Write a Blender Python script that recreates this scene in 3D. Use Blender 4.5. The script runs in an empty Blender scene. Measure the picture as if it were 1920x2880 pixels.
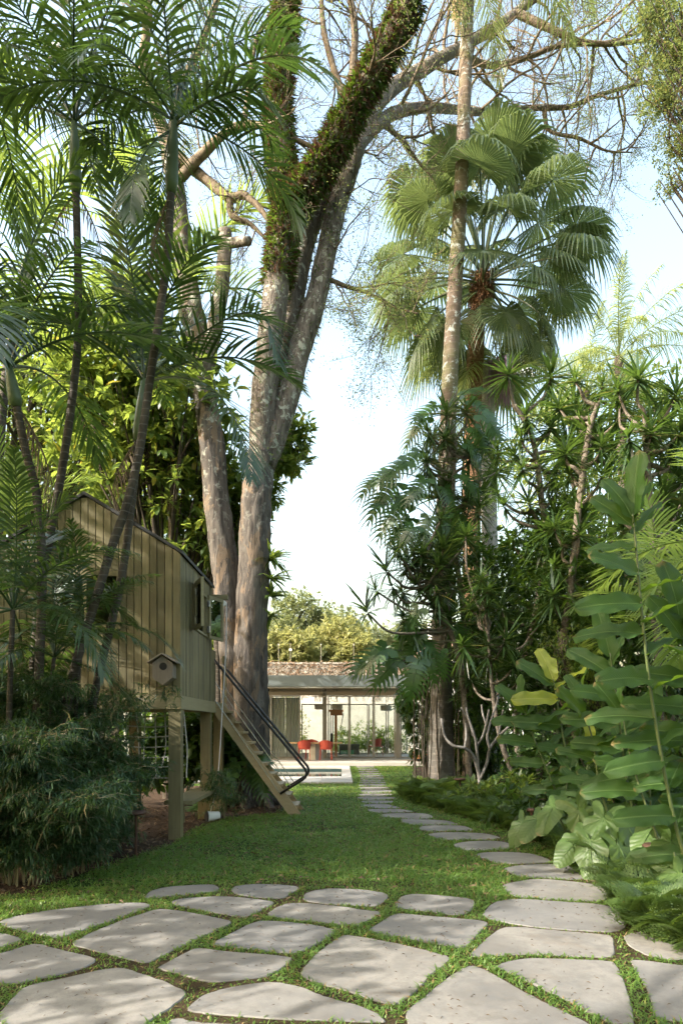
import bpy, math, random
import numpy as np
from mathutils import Vector, Matrix

PI = math.pi
R = math.radians
rng = np.random.default_rng(7)
random.seed(7)
SC = bpy.context.scene
COL = SC.collection

# ------------------------------------------------------------------ camera
EYE = 1.5
cam = bpy.data.cameras.new('camera')
cam.sensor_fit = 'AUTO'; cam.sensor_width = 36.0
cam.lens = 24.0
cam.shift_y = 603 / 2880
cam.clip_start = 0.05; cam.clip_end = 3000
co = bpy.data.objects.new('camera', cam); COL.objects.link(co)
co.location = (0, 0, EYE); co.rotation_euler = (R(90), 0, 0)
SC.camera = co

# ------------------------------------------------------------------ sky, sun, exposure
SUN_TRAVEL = Vector((0.80, 0.34, -0.58)).normalized()
SUN_POS = -SUN_TRAVEL
elev = math.asin(SUN_POS.z)
azim = math.atan2(SUN_POS.x, SUN_POS.y)
world = bpy.data.worlds.new('World'); SC.world = world; world.use_nodes = True
wn = world.node_tree.nodes; wl = world.node_tree.links
bg = wn['Background']
sky = wn.new('ShaderNodeTexSky'); sky.sky_type = 'NISHITA'
sky.sun_disc = False; sky.sun_elevation = elev; sky.sun_rotation = azim % (2 * PI)
sky.air_density = 1.85; sky.dust_density = 6.0; sky.ozone_density = 0.8
wl.new(sky.outputs[0], bg.inputs[0]); bg.inputs[1].default_value = 0.15
sl = bpy.data.lights.new('sun', 'SUN'); sl.energy = 2.6; sl.angle = R(0.53); sl.color = (1.0, 0.95, 0.87)
so = bpy.data.objects.new('sun', sl); COL.objects.link(so)
so.rotation_euler = SUN_TRAVEL.to_track_quat('-Z', 'Y').to_euler()
so.location = (-20, -10, 25)
SC.view_settings.view_transform = 'Standard'; SC.view_settings.look = 'None'
SC.view_settings.gamma = 1.0; SC.view_settings.exposure = 2.0
SC.cycles.max_bounces = 6; SC.cycles.diffuse_bounces = 3; SC.cycles.glossy_bounces = 2
SC.cycles.transmission_bounces = 4; SC.cycles.transparent_max_bounces = 10
SC.cycles.sample_clamp_indirect = 6.0
SC.cycles.use_denoising = True
SC.cycles.use_adaptive_sampling = True; SC.cycles.adaptive_threshold = 0.025

# ------------------------------------------------------------------ measuring helpers
def V(px, py, d):
    """photo position (1568 wide) at depth d -> point in the garden"""
    return np.array([(px - 784) * d / 1568, d, EYE + (1668 - py) * d / 1568])
def G(px, py, z=0.0):
    d = (EYE - z) * 1568 / (py - 1668)
    return np.array([(px - 784) * d / 1568, d, z])

# ------------------------------------------------------------------ mesh helpers
class MB:
    def __init__(s): s.v = []; s.l = []; s.n = []; s.c = 0
    def add(s, V_, F):
        V_ = np.asarray(V_, float).reshape(-1, 3)
        if isinstance(F, np.ndarray):
            s.l.append((F + s.c).ravel()); s.n.append(np.full(len(F), F.shape[1]))
        else:
            for f in F:
                s.l.append(np.asarray(f) + s.c); s.n.append(np.array([len(f)]))
        s.v.append(V_); s.c += len(V_)
        return s
    def box(s, c, size, rz=0.0, M=None):
        x, y, z = np.asarray(size) / 2
        P = np.array([[-x,-y,-z],[x,-y,-z],[x,y,-z],[-x,y,-z],[-x,-y,z],[x,-y,z],[x,y,z],[-x,y,z]])
        if rz: 
            cs, sn = math.cos(rz), math.sin(rz); P = P @ np.array([[cs,sn,0],[-sn,cs,0],[0,0,1]])
        if M is not None: P = P @ np.asarray(M).T
        return s.add(P + np.asarray(c), BOXF)
    def b2(s, p, q):
        p = np.asarray(p, float); q = np.asarray(q, float)
        return s.box((p + q) / 2, np.abs(q - p))
    def bar(s, a, b, w, h, up=(0, 0, 1)):
        a = np.asarray(a, float); b = np.asarray(b, float); t = b - a; L = np.linalg.norm(t); t /= L
        up = np.asarray(up, float); sd = np.cross(t, up); sd /= np.linalg.norm(sd); u = np.cross(sd, t)
        return s.box((a + b) / 2, (L, w, h), M=np.stack([t, sd, u], 1))
    def tube(s, pts, rad, sides=8, cap=True, rough=0.0, seed=0):
        pts = np.asarray(pts, float); n = len(pts)
        rad = np.broadcast_to(np.asarray(rad, float), (n,)) if np.ndim(rad) else np.full(n, rad)
        T = np.gradient(pts, axis=0); T /= np.maximum(np.linalg.norm(T, axis=1, keepdims=True), 1e-9)
        ref = np.array([0, 1., 0]) if abs(T[0][1]) < 0.8 else np.array([1., 0, 0])
        N = np.zeros_like(pts); u = np.cross(T[0], ref); u /= np.linalg.norm(u)
        for i in range(n):
            u = u - T[i] * np.dot(u, T[i]); u /= max(np.linalg.norm(u), 1e-9); N[i] = u
        B = np.cross(T, N)
        a = np.linspace(0, 2 * PI, sides, endpoint=False)
        rr = rad[:, None] * np.ones((1, sides))
        if rough:
            g = np.random.default_rng(seed); k = g.normal(size=(n, sides))
            k = (k + np.roll(k, 1, 0) + np.roll(k, -1, 0)) / 1.7
            lob = sum(np.sin(a * m + g.uniform(0, 6) + np.linspace(0, g.uniform(-2, 2), n)[:, None]) / m for m in (2, 3, 5))
            rr = rr * (1 + rough * (0.45 * k + 0.5 * lob))
        P = pts[:, None] + rr[..., None] * (np.cos(a)[None, :, None] * N[:, None] + np.sin(a)[None, :, None] * B[:, None])
        i = np.arange(n - 1)[:, None] * sides; j = np.arange(sides)[None]; k2 = (np.arange(sides) + 1) % sides
        F = np.stack([(i + j), (i + k2[None]), (i + sides + k2[None]), (i + sides + j)], -1).reshape(-1, 4)
        s.add(P.reshape(-1, 3), F)
        if cap:
            b = s.c - n * sides
            s.l.append(np.arange(sides)[::-1] + b); s.n.append(np.array([sides]))
            s.l.append(np.arange(sides) + b + (n - 1) * sides); s.n.append(np.array([sides]))
        return s
    def prism(s, poly, z0, z1):
        poly = np.asarray(poly, float); n = len(poly)
        A = np.c_[poly, np.full(n, z0)]; B = np.c_[poly, np.full(n, z1)]
        j = np.arange(n); k = (j + 1) % n
        s.add(np.r_[A, B], [list(range(n - 1, -1, -1)), list(range(n, 2 * n))] + [[a, b, b + n, a + n] for a, b in zip(j, k)])
        return s
    def mesh(s, name, smooth=False):
        me = bpy.data.meshes.new(name)
        if s.c:
            v = np.concatenate(s.v).astype(np.float32); l = np.concatenate(s.l).astype(np.int32); n = np.concatenate(s.n).astype(np.int32)
            me.vertices.add(len(v)); me.vertices.foreach_set('co', v.ravel())
            me.loops.add(len(l)); me.loops.foreach_set('vertex_index', l)
            me.polygons.add(len(n)); st = np.r_[0, np.cumsum(n)[:-1]].astype(np.int32)
            me.polygons.foreach_set('loop_start', st)
            me.polygons.foreach_set('use_smooth', np.full(len(n), bool(smooth)))
            me.update(calc_edges=True); me.validate()
        return me
    def obj(s, name, mat, parent=None, smooth=False, loc=None):
        return mkobj(name, s.mesh(name, smooth), mat, parent, loc)
BOXF = np.array([[0,3,2,1],[4,5,6,7],[0,1,5,4],[1,2,6,5],[2,3,7,6],[3,0,4,7]])

def mkobj(name, me, mat=None, parent=None, loc=None, rot=None, scale=None):
    o = bpy.data.objects.new(name, me); COL.objects.link(o)
    if mat is not None and me is not None and not me.materials: me.materials.append(mat)
    if parent is not None: o.parent = parent
    if loc is not None: o.location = [float(x) for x in loc]
    if rot is not None: o.rotation_euler = rot
    if scale is not None: o.scale = (scale,) * 3 if np.isscalar(scale) else scale
    return o
def tag(o, label, cat, group=None):
    o['label'] = label; o['category'] = cat
    if group: o['group'] = group
    return o
def thing(name, label, cat, loc=(0, 0, 0), group=None, rz=0.0):
    o = bpy.data.objects.new(name, None); COL.objects.link(o); o.empty_display_size = 0.2
    o.location = [float(x) for x in loc]; o.rotation_euler = (0, 0, rz)
    return tag(o, label, cat, group)
def struct(o, label=None, cat=None):
    o['kind'] = 'structure'
    if label: o['label'] = label
    if cat: o['category'] = cat
    return o
def stuff(o, label=None, cat=None):
    o['kind'] = 'stuff'
    if label: o['label'] = label
    if cat: o['category'] = cat
    return o

def spline(pts, n):
    """Catmull-Rom through pts, n samples"""
    P = np.asarray(pts, float); P = np.vstack([2 * P[0] - P[1], P, 2 * P[-1] - P[-2]])
    t = np.linspace(0, len(P) - 3 - 1e-6, n); i = t.astype(int); f = (t - i)[:, None]
    a, b, c, d = P[i], P[i + 1], P[i + 2], P[i + 3]
    return 0.5 * (2 * b + (c - a) * f + (2 * a - 5 * b + 4 * c - d) * f**2 + (3 * b - a - 3 * c + d) * f**3)
def unit(a):
    a = np.asarray(a, float); return a / np.maximum(np.linalg.norm(a, axis=-1, keepdims=True), 1e-9)
def frames(D, roll=None, up=(0, 0, 1)):
    """D (n,3) -> (n,3,3), columns = along, side, normal"""
    D = unit(D); U = np.broadcast_to(np.asarray(up, float), D.shape)
    S = np.cross(U, D); bad = np.linalg.norm(S, axis=1) < 1e-3; S[bad] = (1, 0, 0); S = unit(S)
    N = np.cross(D, S)
    if roll is not None:
        c, s_ = np.cos(roll)[:, None], np.sin(roll)[:, None]
        S, N = S * c + N * s_, N * c - S * s_
    return np.stack([D, S, N], -1)
def scatter(mb, tv, tf, M, P, scale):
    n = len(P); k = len(tv)
    sc = np.broadcast_to(np.asarray(scale, float).reshape(-1, 1, 1) if np.ndim(scale) < 2 else np.asarray(scale)[:, None, :], (n, 1, 1 if np.ndim(scale) < 2 else 3))
    W = np.einsum('nij,nkj->nki', M, np.broadcast_to(tv, (n, k, 3)) * sc) + np.asarray(P)[:, None]
    off = (np.arange(n) * k)[:, None, None]
    if isinstance(tf, np.ndarray): tf = [tf]
    base = mb.c
    for f in tf:
        mb.l.append((f[None] + off + base).ravel()); mb.n.append(np.full(n * len(f), f.shape[1]))
    mb.v.append(W.reshape(-1, 3)); mb.c += n * k
def rdir(n, zlo=-1, zhi=1, g=rng):
    z = g.uniform(zlo, zhi, n); a = g.uniform(0, 2 * PI, n); r = np.sqrt(1 - z * z)
    return np.c_[r * np.cos(a), r * np.sin(a), z]
# leaf templates: along +X, length 1, folded along the midrib
def leaf_t(w=0.35, fold=0.12, droop=0.15, mid=0.45):
    v = np.array([[0,0,0],[mid*.5,w*.42,fold*w],[mid*.5,0,0.02],[mid*.5,-w*.42,fold*w],[mid,w*.5,fold*w-droop*.2],[mid,0,-droop*.2],[mid,-w*.5,fold*w-droop*.2],
                  [1,0,-droop],[.8,w*.3,-droop*.6],[.8,-w*.3,-droop*.6],[.8,0,-droop*.65]])
    t = np.array([[0,2,1],[0,3,2],[10,7,8],[10,9,7]]); q = np.array([[1,2,5,4],[2,3,6,5],[4,5,10,8],[5,6,9,10]])
    return v, [t, q]
def leaf_s(w=0.3, fold=0.15, droop=0.1):
    v = np.array([[0,0,0],[.45,w*.5,fold*w],[.45,0,0],[.45,-w*.5,fold*w],[1,0,-droop]])
    return v, [np.array([[0,2,1],[0,3,2],[1,2,4],[2,3,4]])]
def leaf_d(w=0.3):
    v = np.array([[0,0,0],[.45,w*.5,.02],[1,0,-.08],[.45,-w*.5,.02]])
    return v, [np.array([[0,3,2,1]])]
def leaf_b(w=0.1, droop=0.25):
    v = np.array([[0,w*.35,0],[0,-w*.35,0],[.5,w*.5,0.04],[.5,-w*.5,0.04],[1,0,-droop]])
    return v, [np.array([[0,1,3,2]]), np.array([[2,3,4]])]

# ------------------------------------------------------------------ materials
class NT:
    def __init__(s, name):
        s.m = bpy.data.materials.new(name); s.m.use_nodes = True
        s.t = s.m.node_tree; s.t.nodes.clear(); s.out = s.n('ShaderNodeOutputMaterial')
    def n(s, typ, **kw):
        o = s.t.nodes.new(typ)
        for k, v in kw.items(): setattr(o, k, v)
        return o
    def set(s, node, key, val):
        if hasattr(val, 'links') or isinstance(val, bpy.types.NodeSocket): s.t.links.new(val, node.inputs[key])
        else:
            if isinstance(val, tuple) and len(val) == 3 and node.inputs[key].type == 'RGBA': val = val + (1,)
            node.inputs[key].default_value = val
    def noise(s, scale, detail=4, rough=.55, vec=None, dist=0):
        o = s.n('ShaderNodeTexNoise'); s.set(o, 'Scale', scale); s.set(o, 'Detail', detail); s.set(o, 'Roughness', rough); s.set(o, 'Distortion', dist)
        if vec is not None: s.set(o, 'Vector', vec)
        return o.outputs['Fac']
    def coord(s, kind='Object', scale=None):
        o = s.n('ShaderNodeTexCoord').outputs[kind]
        if scale is None: return o
        m = s.n('ShaderNodeMapping'); s.set(m, 'Vector', o); m.inputs['Scale'].default_value = scale
        return m.outputs[0]
    def pos(s, scale=None):
        o = s.n('ShaderNodeNewGeometry').outputs['Position']
        if scale is None: return o
        m = s.n('ShaderNodeMapping'); s.set(m, 'Vector', o); m.inputs['Scale'].default_value = scale
        return m.outputs[0]
    def ramp(s, fac, stops):
        o = s.n('ShaderNodeValToRGB'); s.set(o, 'Fac', fac); e = o.color_ramp.elements
        while len(e) < len(stops): e.new(0.5)
        for x, (p, c) in zip(e, stops):
            x.position = p; x.color = tuple(c) + (1,) if len(c) == 3 else c
        return o.outputs[0]
    def mix(s, fac, a, b, mode='MIX'):
        o = s.n('ShaderNodeMix', data_type='RGBA', blend_type=mode)
        s.set(o, 0, fac); s.set(o, 6, a); s.set(o, 7, b); return o.outputs[2]
    def math(s, op, a, b=0.0):
        o = s.n('ShaderNodeMath', operation=op); s.set(o, 0, a); s.set(o, 1, b); return o.outputs[0]
    def mr(s, v, a, b, c, d):
        o = s.n('ShaderNodeMapRange'); s.set(o, 0, v)
        for i, x in zip((1, 2, 3, 4), (a, b, c, d)): o.inputs[i].default_value = x
        return o.outputs[0]
    def bump(s, h, strength=.5, dist=.02):
        o = s.n('ShaderNodeBump'); s.set(o, 'Height', h); s.set(o, 'Strength', strength); s.set(o, 'Distance', dist); return o.outputs[0]
    def pbsdf(s, **kw):
        o = s.n('ShaderNodeBsdfPrincipled')
        for k, v in kw.items(): s.set(o, k.replace('_', ' '), v)
        return o
    def done(s, sh):
        s.t.links.new(sh.outputs[0] if hasattr(sh, 'outputs') else sh, s.out.inputs[0]); return s.m

def leaf_mat(name, c1, c2, trans=(.25, .4, .03), tf=.35, rough=.42, spec=.4, tip=None, tipf=.0, veins=None):
    """c1..c2 = colour range between leaves, trans = colour of light coming through"""
    k = NT(name)
    isl = k.n('ShaderNodeNewGeometry').outputs['Random Per Island']
    oi = k.n('ShaderNodeObjectInfo').outputs['Random']
    nz = k.noise(1.3, 2, vec=k.pos())
    f = k.math('ADD', k.math('MULTIPLY', isl, .55), k.math('ADD', k.math('MULTIPLY', oi, .2), k.math('MULTIPLY', k.math('SUBTRACT', nz, .35), .8)))
    c = k.mix(f, c1, c2)
    if tip: c = k.mix(k.mr(isl, 1 - tipf, 1 - tipf + .02, 0, 1), c, tip)
    nrm = None
    if veins:                                   # side veins running off the midrib
        fq, sl_, vc = veins; z = k.n('ShaderNodeSeparateXYZ'); k.set(z, 0, k.coord('Object'))
        ay = k.math('ABSOLUTE', z.outputs[1]); ph = k.math('MULTIPLY', k.math('SUBTRACT', z.outputs[0], k.math('MULTIPLY', ay, sl_)), fq)
        fr = k.math('ABSOLUTE', k.math('SUBTRACT', k.math('FRACT', ph), .5)); vein = k.mr(fr, .0, .13, 1, 0)
        rib = k.mr(ay, .004, .012, 1, 0); c = k.mix(k.math('MULTIPLY', vein, .14), c, vc); c = k.mix(k.math('MULTIPLY', rib, .8), c, vc)
        blot = k.noise(5, 4, .6, k.pos()); c = k.mix(k.mr(blot, .5, .75, 0, .35), c, tuple(x * .55 for x in c1))
        br = k.mr(k.math('ADD', z.outputs[0], k.math('MULTIPLY', k.noise(9, 4, .7, k.pos()), .55)), 1.19, 1.25, 0, .85); c = k.mix(br, c, (.20, .13, .05))
        nrm = k.bump(k.math('ADD', k.mr(fr, 0, .5, 0, 1), k.math('MULTIPLY', blot, .6)), .22, .012)
    p = k.pbsdf(Base_Color=c, Roughness=rough); k.set(p, 'Specular IOR Level', spec)
    if nrm: k.set(p, 'Normal', nrm)
    t = k.n('ShaderNodeBsdfTranslucent')
    tc = k.mix(f, tuple(x * .75 for x in trans), trans)
    if tip: tc = k.mix(k.mr(isl, 1 - tipf, 1 - tipf + .02, 0, 1), tc, tuple(min(1, x * 1.3) for x in tip))
    k.set(t, 'Color', tc)
    m = k.n('ShaderNodeMixShader'); m.inputs[0].default_value = tf
    k.t.links.new(p.outputs[0], m.inputs[1]); k.t.links.new(t.outputs[0], m.inputs[2])
    return k.done(m)
def plain(name, col, rough=.5, metal=0.0, spec=.5, var=0.0, vs=6):
    k = NT(name); c = col
    if var:
        nz = k.noise(vs, 5, .6, k.pos()); oi = k.n('ShaderNodeObjectInfo').outputs['Random']
        f = k.math('ADD', k.math('MULTIPLY', nz, .7), k.math('MULTIPLY', oi, .3))
        c = k.mix(f, tuple(max(0, x * (1 - var)) for x in col), tuple(min(1, x * (1 + var)) for x in col))
    p = k.pbsdf(Base_Color=c, Roughness=rough, Metallic=metal); k.set(p, 'Specular IOR Level', spec)
    return k.done(p)
def wood_mat(name, a, b, grain=(60, 60, 2.2), rough=.6, kn=True, streak=None):
    k = NT(name)
    oi = k.n('ShaderNodeObjectInfo').outputs['Random']
    off = k.n('ShaderNodeVectorMath', operation='MULTIPLY_ADD')
    cb = k.n('ShaderNodeCombineXYZ'); k.set(cb, 0, oi); k.set(cb, 1, oi); k.set(cb, 2, oi)
    k.set(off, 0, cb.outputs[0]); off.inputs[1].default_value = (37, 19, 53); k.set(off, 2, k.pos())
    mp = k.n('ShaderNodeMapping'); k.set(mp, 'Vector', off.outputs[0]); mp.inputs['Scale'].default_value = grain
    g = k.noise(1.0, 6, .65, mp.outputs[0], dist=.6)
    big = k.noise(1.6, 3, .5, off.outputs[0])
    f = k.math('ADD', k.math('MULTIPLY', g, .75), k.math('ADD', k.math('MULTIPLY', oi, .5), k.math('MULTIPLY', k.math('SUBTRACT', big, .5), .9)))
    c = k.mix(k.mr(f, .25, .95, 0, 1), a, b)
    if streak: c = k.mix(k.mr(k.noise(.9, 4, .7, k.pos((1.5, 1.5, .35))), .52, .72, 0, .7), c, streak)
    p = k.pbsdf(Base_Color=c, Roughness=rough, Normal=k.bump(g, .25, .004)); k.set(p, 'Specular IOR Level', .35)
    return k.done(p)
def bark_mat(name, dark, mid, light, vscale=(9, 9, 1.6), patch=None, lichen=None, bump=.8, lz=None):
    k = NT(name)
    w = k.noise(1.0, 8, .7, k.pos(vscale), dist=.8)
    b = k.noise(2.2, 5, .6, k.pos())
    c = k.ramp(w, [(.36, dark), (.49, mid), (.64, light)])
    c = k.mix(k.mr(b, .35, .7, 0, .5), c, mid)
    if patch:
        pf = k.mr(k.noise(1.3, 8, .68, k.pos((2.4, 2.4, .9)), dist=.8), .54, .575, 0, .85)
        c = k.mix(pf, c, patch)
    if lichen:
        lf = k.mr(k.noise(7, 5, .65, k.pos(), dist=.5), .56, .62, 0, .85)
        if lz: z = k.n('ShaderNodeSeparateXYZ'); k.set(z, 0, k.pos()); lf = k.math('MULTIPLY', lf, k.mr(z.outputs[2], lz[0], lz[1], 0, 1))
        c = k.mix(lf, c, lichen)
    h = k.math('ADD', w, k.math('MULTIPLY', k.noise(30, 4, .6, k.pos((1, 1, .4))), .35))
    p = k.pbsdf(Base_Color=c, Roughness=.85, Normal=k.bump(h, bump, .05)); k.set(p, 'Specular IOR Level', .25)
    return k.done(p)
def ring_bark(name, dark, light, ring=.16, ringc=(.3, .29, .25), lichen=None, patch=None, old=None):
    k = NT(name)
    z = k.n('ShaderNodeSeparateXYZ'); k.set(z, 0, k.pos())
    zz = k.math('ADD', z.outputs[2], k.math('MULTIPLY', k.noise(2.5, 3, .5, k.pos()), .09))
    fr = k.math('FRACT', k.math('DIVIDE', zz, ring))
    nz = k.noise(5, 6, .65, k.pos((2, 2, 1)))
    c = k.mix(k.mr(nz, .3, .7, 0, 1), dark, light)
    if patch: c = k.mix(k.mr(k.noise(1.1, 4, .6, k.pos()), .5, .62, 0, .7), c, patch)
    if old: c = k.mix(k.mr(z.outputs[2], 2.0, 6.0, .9, 0), c, k.mix(nz, tuple(x * .6 for x in old), old))
    c = k.mix(k.mr(fr, 0, .14, .55 if old else .75, 0), c, ringc if not old else (.2, .175, .14))
    if lichen: c = k.mix(k.math('MULTIPLY', k.mr(k.noise(6, 5, .7, k.pos(), dist=.4), .56, .6, 0, .9), k.mr(z.outputs[2], 4, 7, .15, 1)), c, lichen)
    h = k.math('ADD', k.mr(fr, 0, .14, 1, 0), k.math('MULTIPLY', k.noise(20, 5, .7, k.pos((2, 2, .6))), .6))
    p = k.pbsdf(Base_Color=c, Roughness=.8, Normal=k.bump(h, .55, .02)); k.set(p, 'Specular IOR Level', .25)
    return k.done(p)
M = {}
# ------------------------------------------------------------------ shared materials
def m_stone():
    k = NT('paving_limestone'); oi = k.n('ShaderNodeObjectInfo').outputs['Random']
    P = k.pos()
    big = k.noise(1.7, 5, .6, P, dist=.4); sm = k.noise(9, 6, .7, P); sp = k.noise(90, 3, .6, P)
    c = k.mix(k.mr(big, .38, .62, 0, 1), (.16, .148, .13), (.275, .255, .222))
    c = k.mix(k.mr(sm, .48, .66, 0, .6), c, (.12, .108, .09))
    c = k.mix(k.mr(k.noise(3.1, 7, .78, P, dist=1.2), .55, .68, 0, .6), c, (.20, .15, .10))
    c = k.mix(k.mr(k.noise(2.3, 7, .72, P, dist=.9), .5, .7, 0, .75), c, (.125, .125, .122))
    c = k.mix(k.mr(sp, .6, .68, 0, .65), c, (.14, .12, .095))
    c = k.mix(k.math('MULTIPLY', oi, .7), c, (.155, .153, .15))
    h = k.math('ADD', k.math('MULTIPLY', sm, .8), k.math('MULTIPLY', sp, .3))
    p = k.pbsdf(Base_Color=c, Roughness=.78, Normal=k.bump(h, .35, .006)); k.set(p, 'Specular IOR Level', .3)
    return k.done(p)
def m_soil(name, a, b):
    k = NT(name); P = k.pos()
    f = k.noise(14, 8, .75, P); g = k.noise(2, 4, .6, P)
    c = k.mix(k.mr(f, .3, .7, 0, 1), a, b); c = k.mix(k.mr(g, .45, .65, 0, .5), c, tuple(x * .6 for x in a))
    p = k.pbsdf(Base_Color=c, Roughness=.95, Normal=k.bump(f, .9, .03)); k.set(p, 'Specular IOR Level', .1)
    return k.done(p)
def m_lawn():
    k = NT('lawn_ground'); P = k.pos()
    f = k.noise(18, 8, .75, P); g = k.noise(1.4, 5, .6, P)
    c = k.mix(k.mr(f, .3, .7, 0, 1), (.022, .04, .010), (.07, .12, .025))
    c = k.mix(k.mr(g, .55, .72, 0, .7), c, (.12, .075, .04))
    p = k.pbsdf(Base_Color=c, Roughness=.95, Normal=k.bump(f, .8, .03)); k.set(p, 'Specular IOR Level', .1)
    return k.done(p)
M['stone'] = m_stone()
M['soil'] = m_soil('bed_soil', (.035, .024, .017), (.085, .055, .036))
M['joint'] = m_soil('joint_soil', (.035, .028, .015), (.09, .062, .034))
M['lawn'] = m_lawn()
M['grass'] = leaf_mat('grass_blades', (.050, .115, .020), (.15, .24, .052), (.32, .50, .07), .38, .45, .35, tip=(.28, .2, .08), tipf=.09)
M['litter'] = plain('dry_leaf_litter', (.13, .085, .045), .8, var=.6, vs=25)
M['coping'] = wood_mat('pool_coping_stone', (.36, .345, .32), (.45, .435, .405), (3, 12, 3), .6)
M['pinewood'] = wood_mat('treated_pine', (.088, .076, .036), (.25, .21, .11), (55, 55, 2.0), .6, streak=(.062, .062, .032))
M['gapback'] = plain('dark_gap_backing', (.03, .024, .015), .8)  # backing coloured near black for the shade in the plank gaps
M['pinebeam'] = wood_mat('treated_pine_beam', (.16, .138, .074), (.31, .265, .15), (3, 3, 40), .55)
M['pinestair'] = wood_mat('stair_timber', (.22, .165, .085), (.40, .31, .175), (8, 30, 30), .6)
M['black'] = plain('black_metal', (.012, .013, .015), .35, .3, .5)
M['steel'] = plain('steel_cable', (.62, .64, .66), .25, .9)
M['rust'] = plain('weathered_steel', (.085, .045, .03), .65, .4, var=.4, vs=20)
M['rope'] = plain('pale_rope', (.62, .60, .62), .8)
M['netrope'] = plain('net_rope', (.42, .40, .36), .8)
M['dark'] = plain('painted_dark', (.015, .014, .012), .8)  # near-black colour standing for shade in openings and under the floor
def m_glass():
    k = NT('window_glass'); fr = k.n('ShaderNodeFresnel'); fr.inputs[0].default_value = 1.5
    t = k.n('ShaderNodeBsdfTransparent'); t.inputs[0].default_value = (.93, .95, .94, 1)
    g = k.n('ShaderNodeBsdfGlossy'); g.inputs['Roughness'].default_value = .015
    m = k.n('ShaderNodeMixShader'); k.t.links.new(fr.outputs[0], m.inputs[0]); k.t.links.new(t.outputs[0], m.inputs[1]); k.t.links.new(g.outputs[0], m.inputs[2])
    return k.done(m)
M['glass'] = m_glass()

# ------------------------------------------------------------------ ground
POOL = (-7.0, 0.0, 19.9, 24.2)                      # water: x0 x1 y0 y1
mb = MB()
def sheet(m_, x0, x1, y0, y1, z=0.0, n=1): m_.add([[x0,y0,z],[x1,y0,z],[x1,y1,z],[x0,y1,z]], np.array([[0,1,2,3]]))
W = 400
sheet(mb, -W, W, -40, POOL[2]); sheet(mb, -W, POOL[0], POOL[2], POOL[3]); sheet(mb, POOL[1], W, POOL[2], POOL[3]); sheet(mb, -W, W, POOL[3], W)
struct(mb.obj('lawn', M['lawn']))

def flat(name, pts, z, mat):
    m_ = MB(); m_.add([[p[0], p[1], z] for p in pts], [list(range(len(pts)))]); return m_.obj(name, mat)
LB = [G(-900, 2085), G(-120, 2085), G(60, 2050), G(180, 2012), G(300, 1975), G(400, 1938), G(450, 1905), G(520, 1880), G(640, 1868), G(655, 1845), G(640, 1815), np.array([-1.6, 17.2, 0]), np.array([-14, 17.2, 0])]
RB = [G(1900, 2240), G(1568, 2190), G(1470, 2135), G(1425, 2070), G(1385, 2020), G(1290, 1962), G(1190, 1918), G(1110, 1888), G(1040, 1868), G(960, 1846), G(925, 1828), G(935, 1808), G(945, 1785), np.array([2.6, 25.3, 0]), np.array([16, 25.3, 0]), np.array([16, 8, 0])]
struct(flat('planting_bed', LB, .004, M['soil']))
struct(flat('planting_bed', RB, .004, M['soil']))

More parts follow.
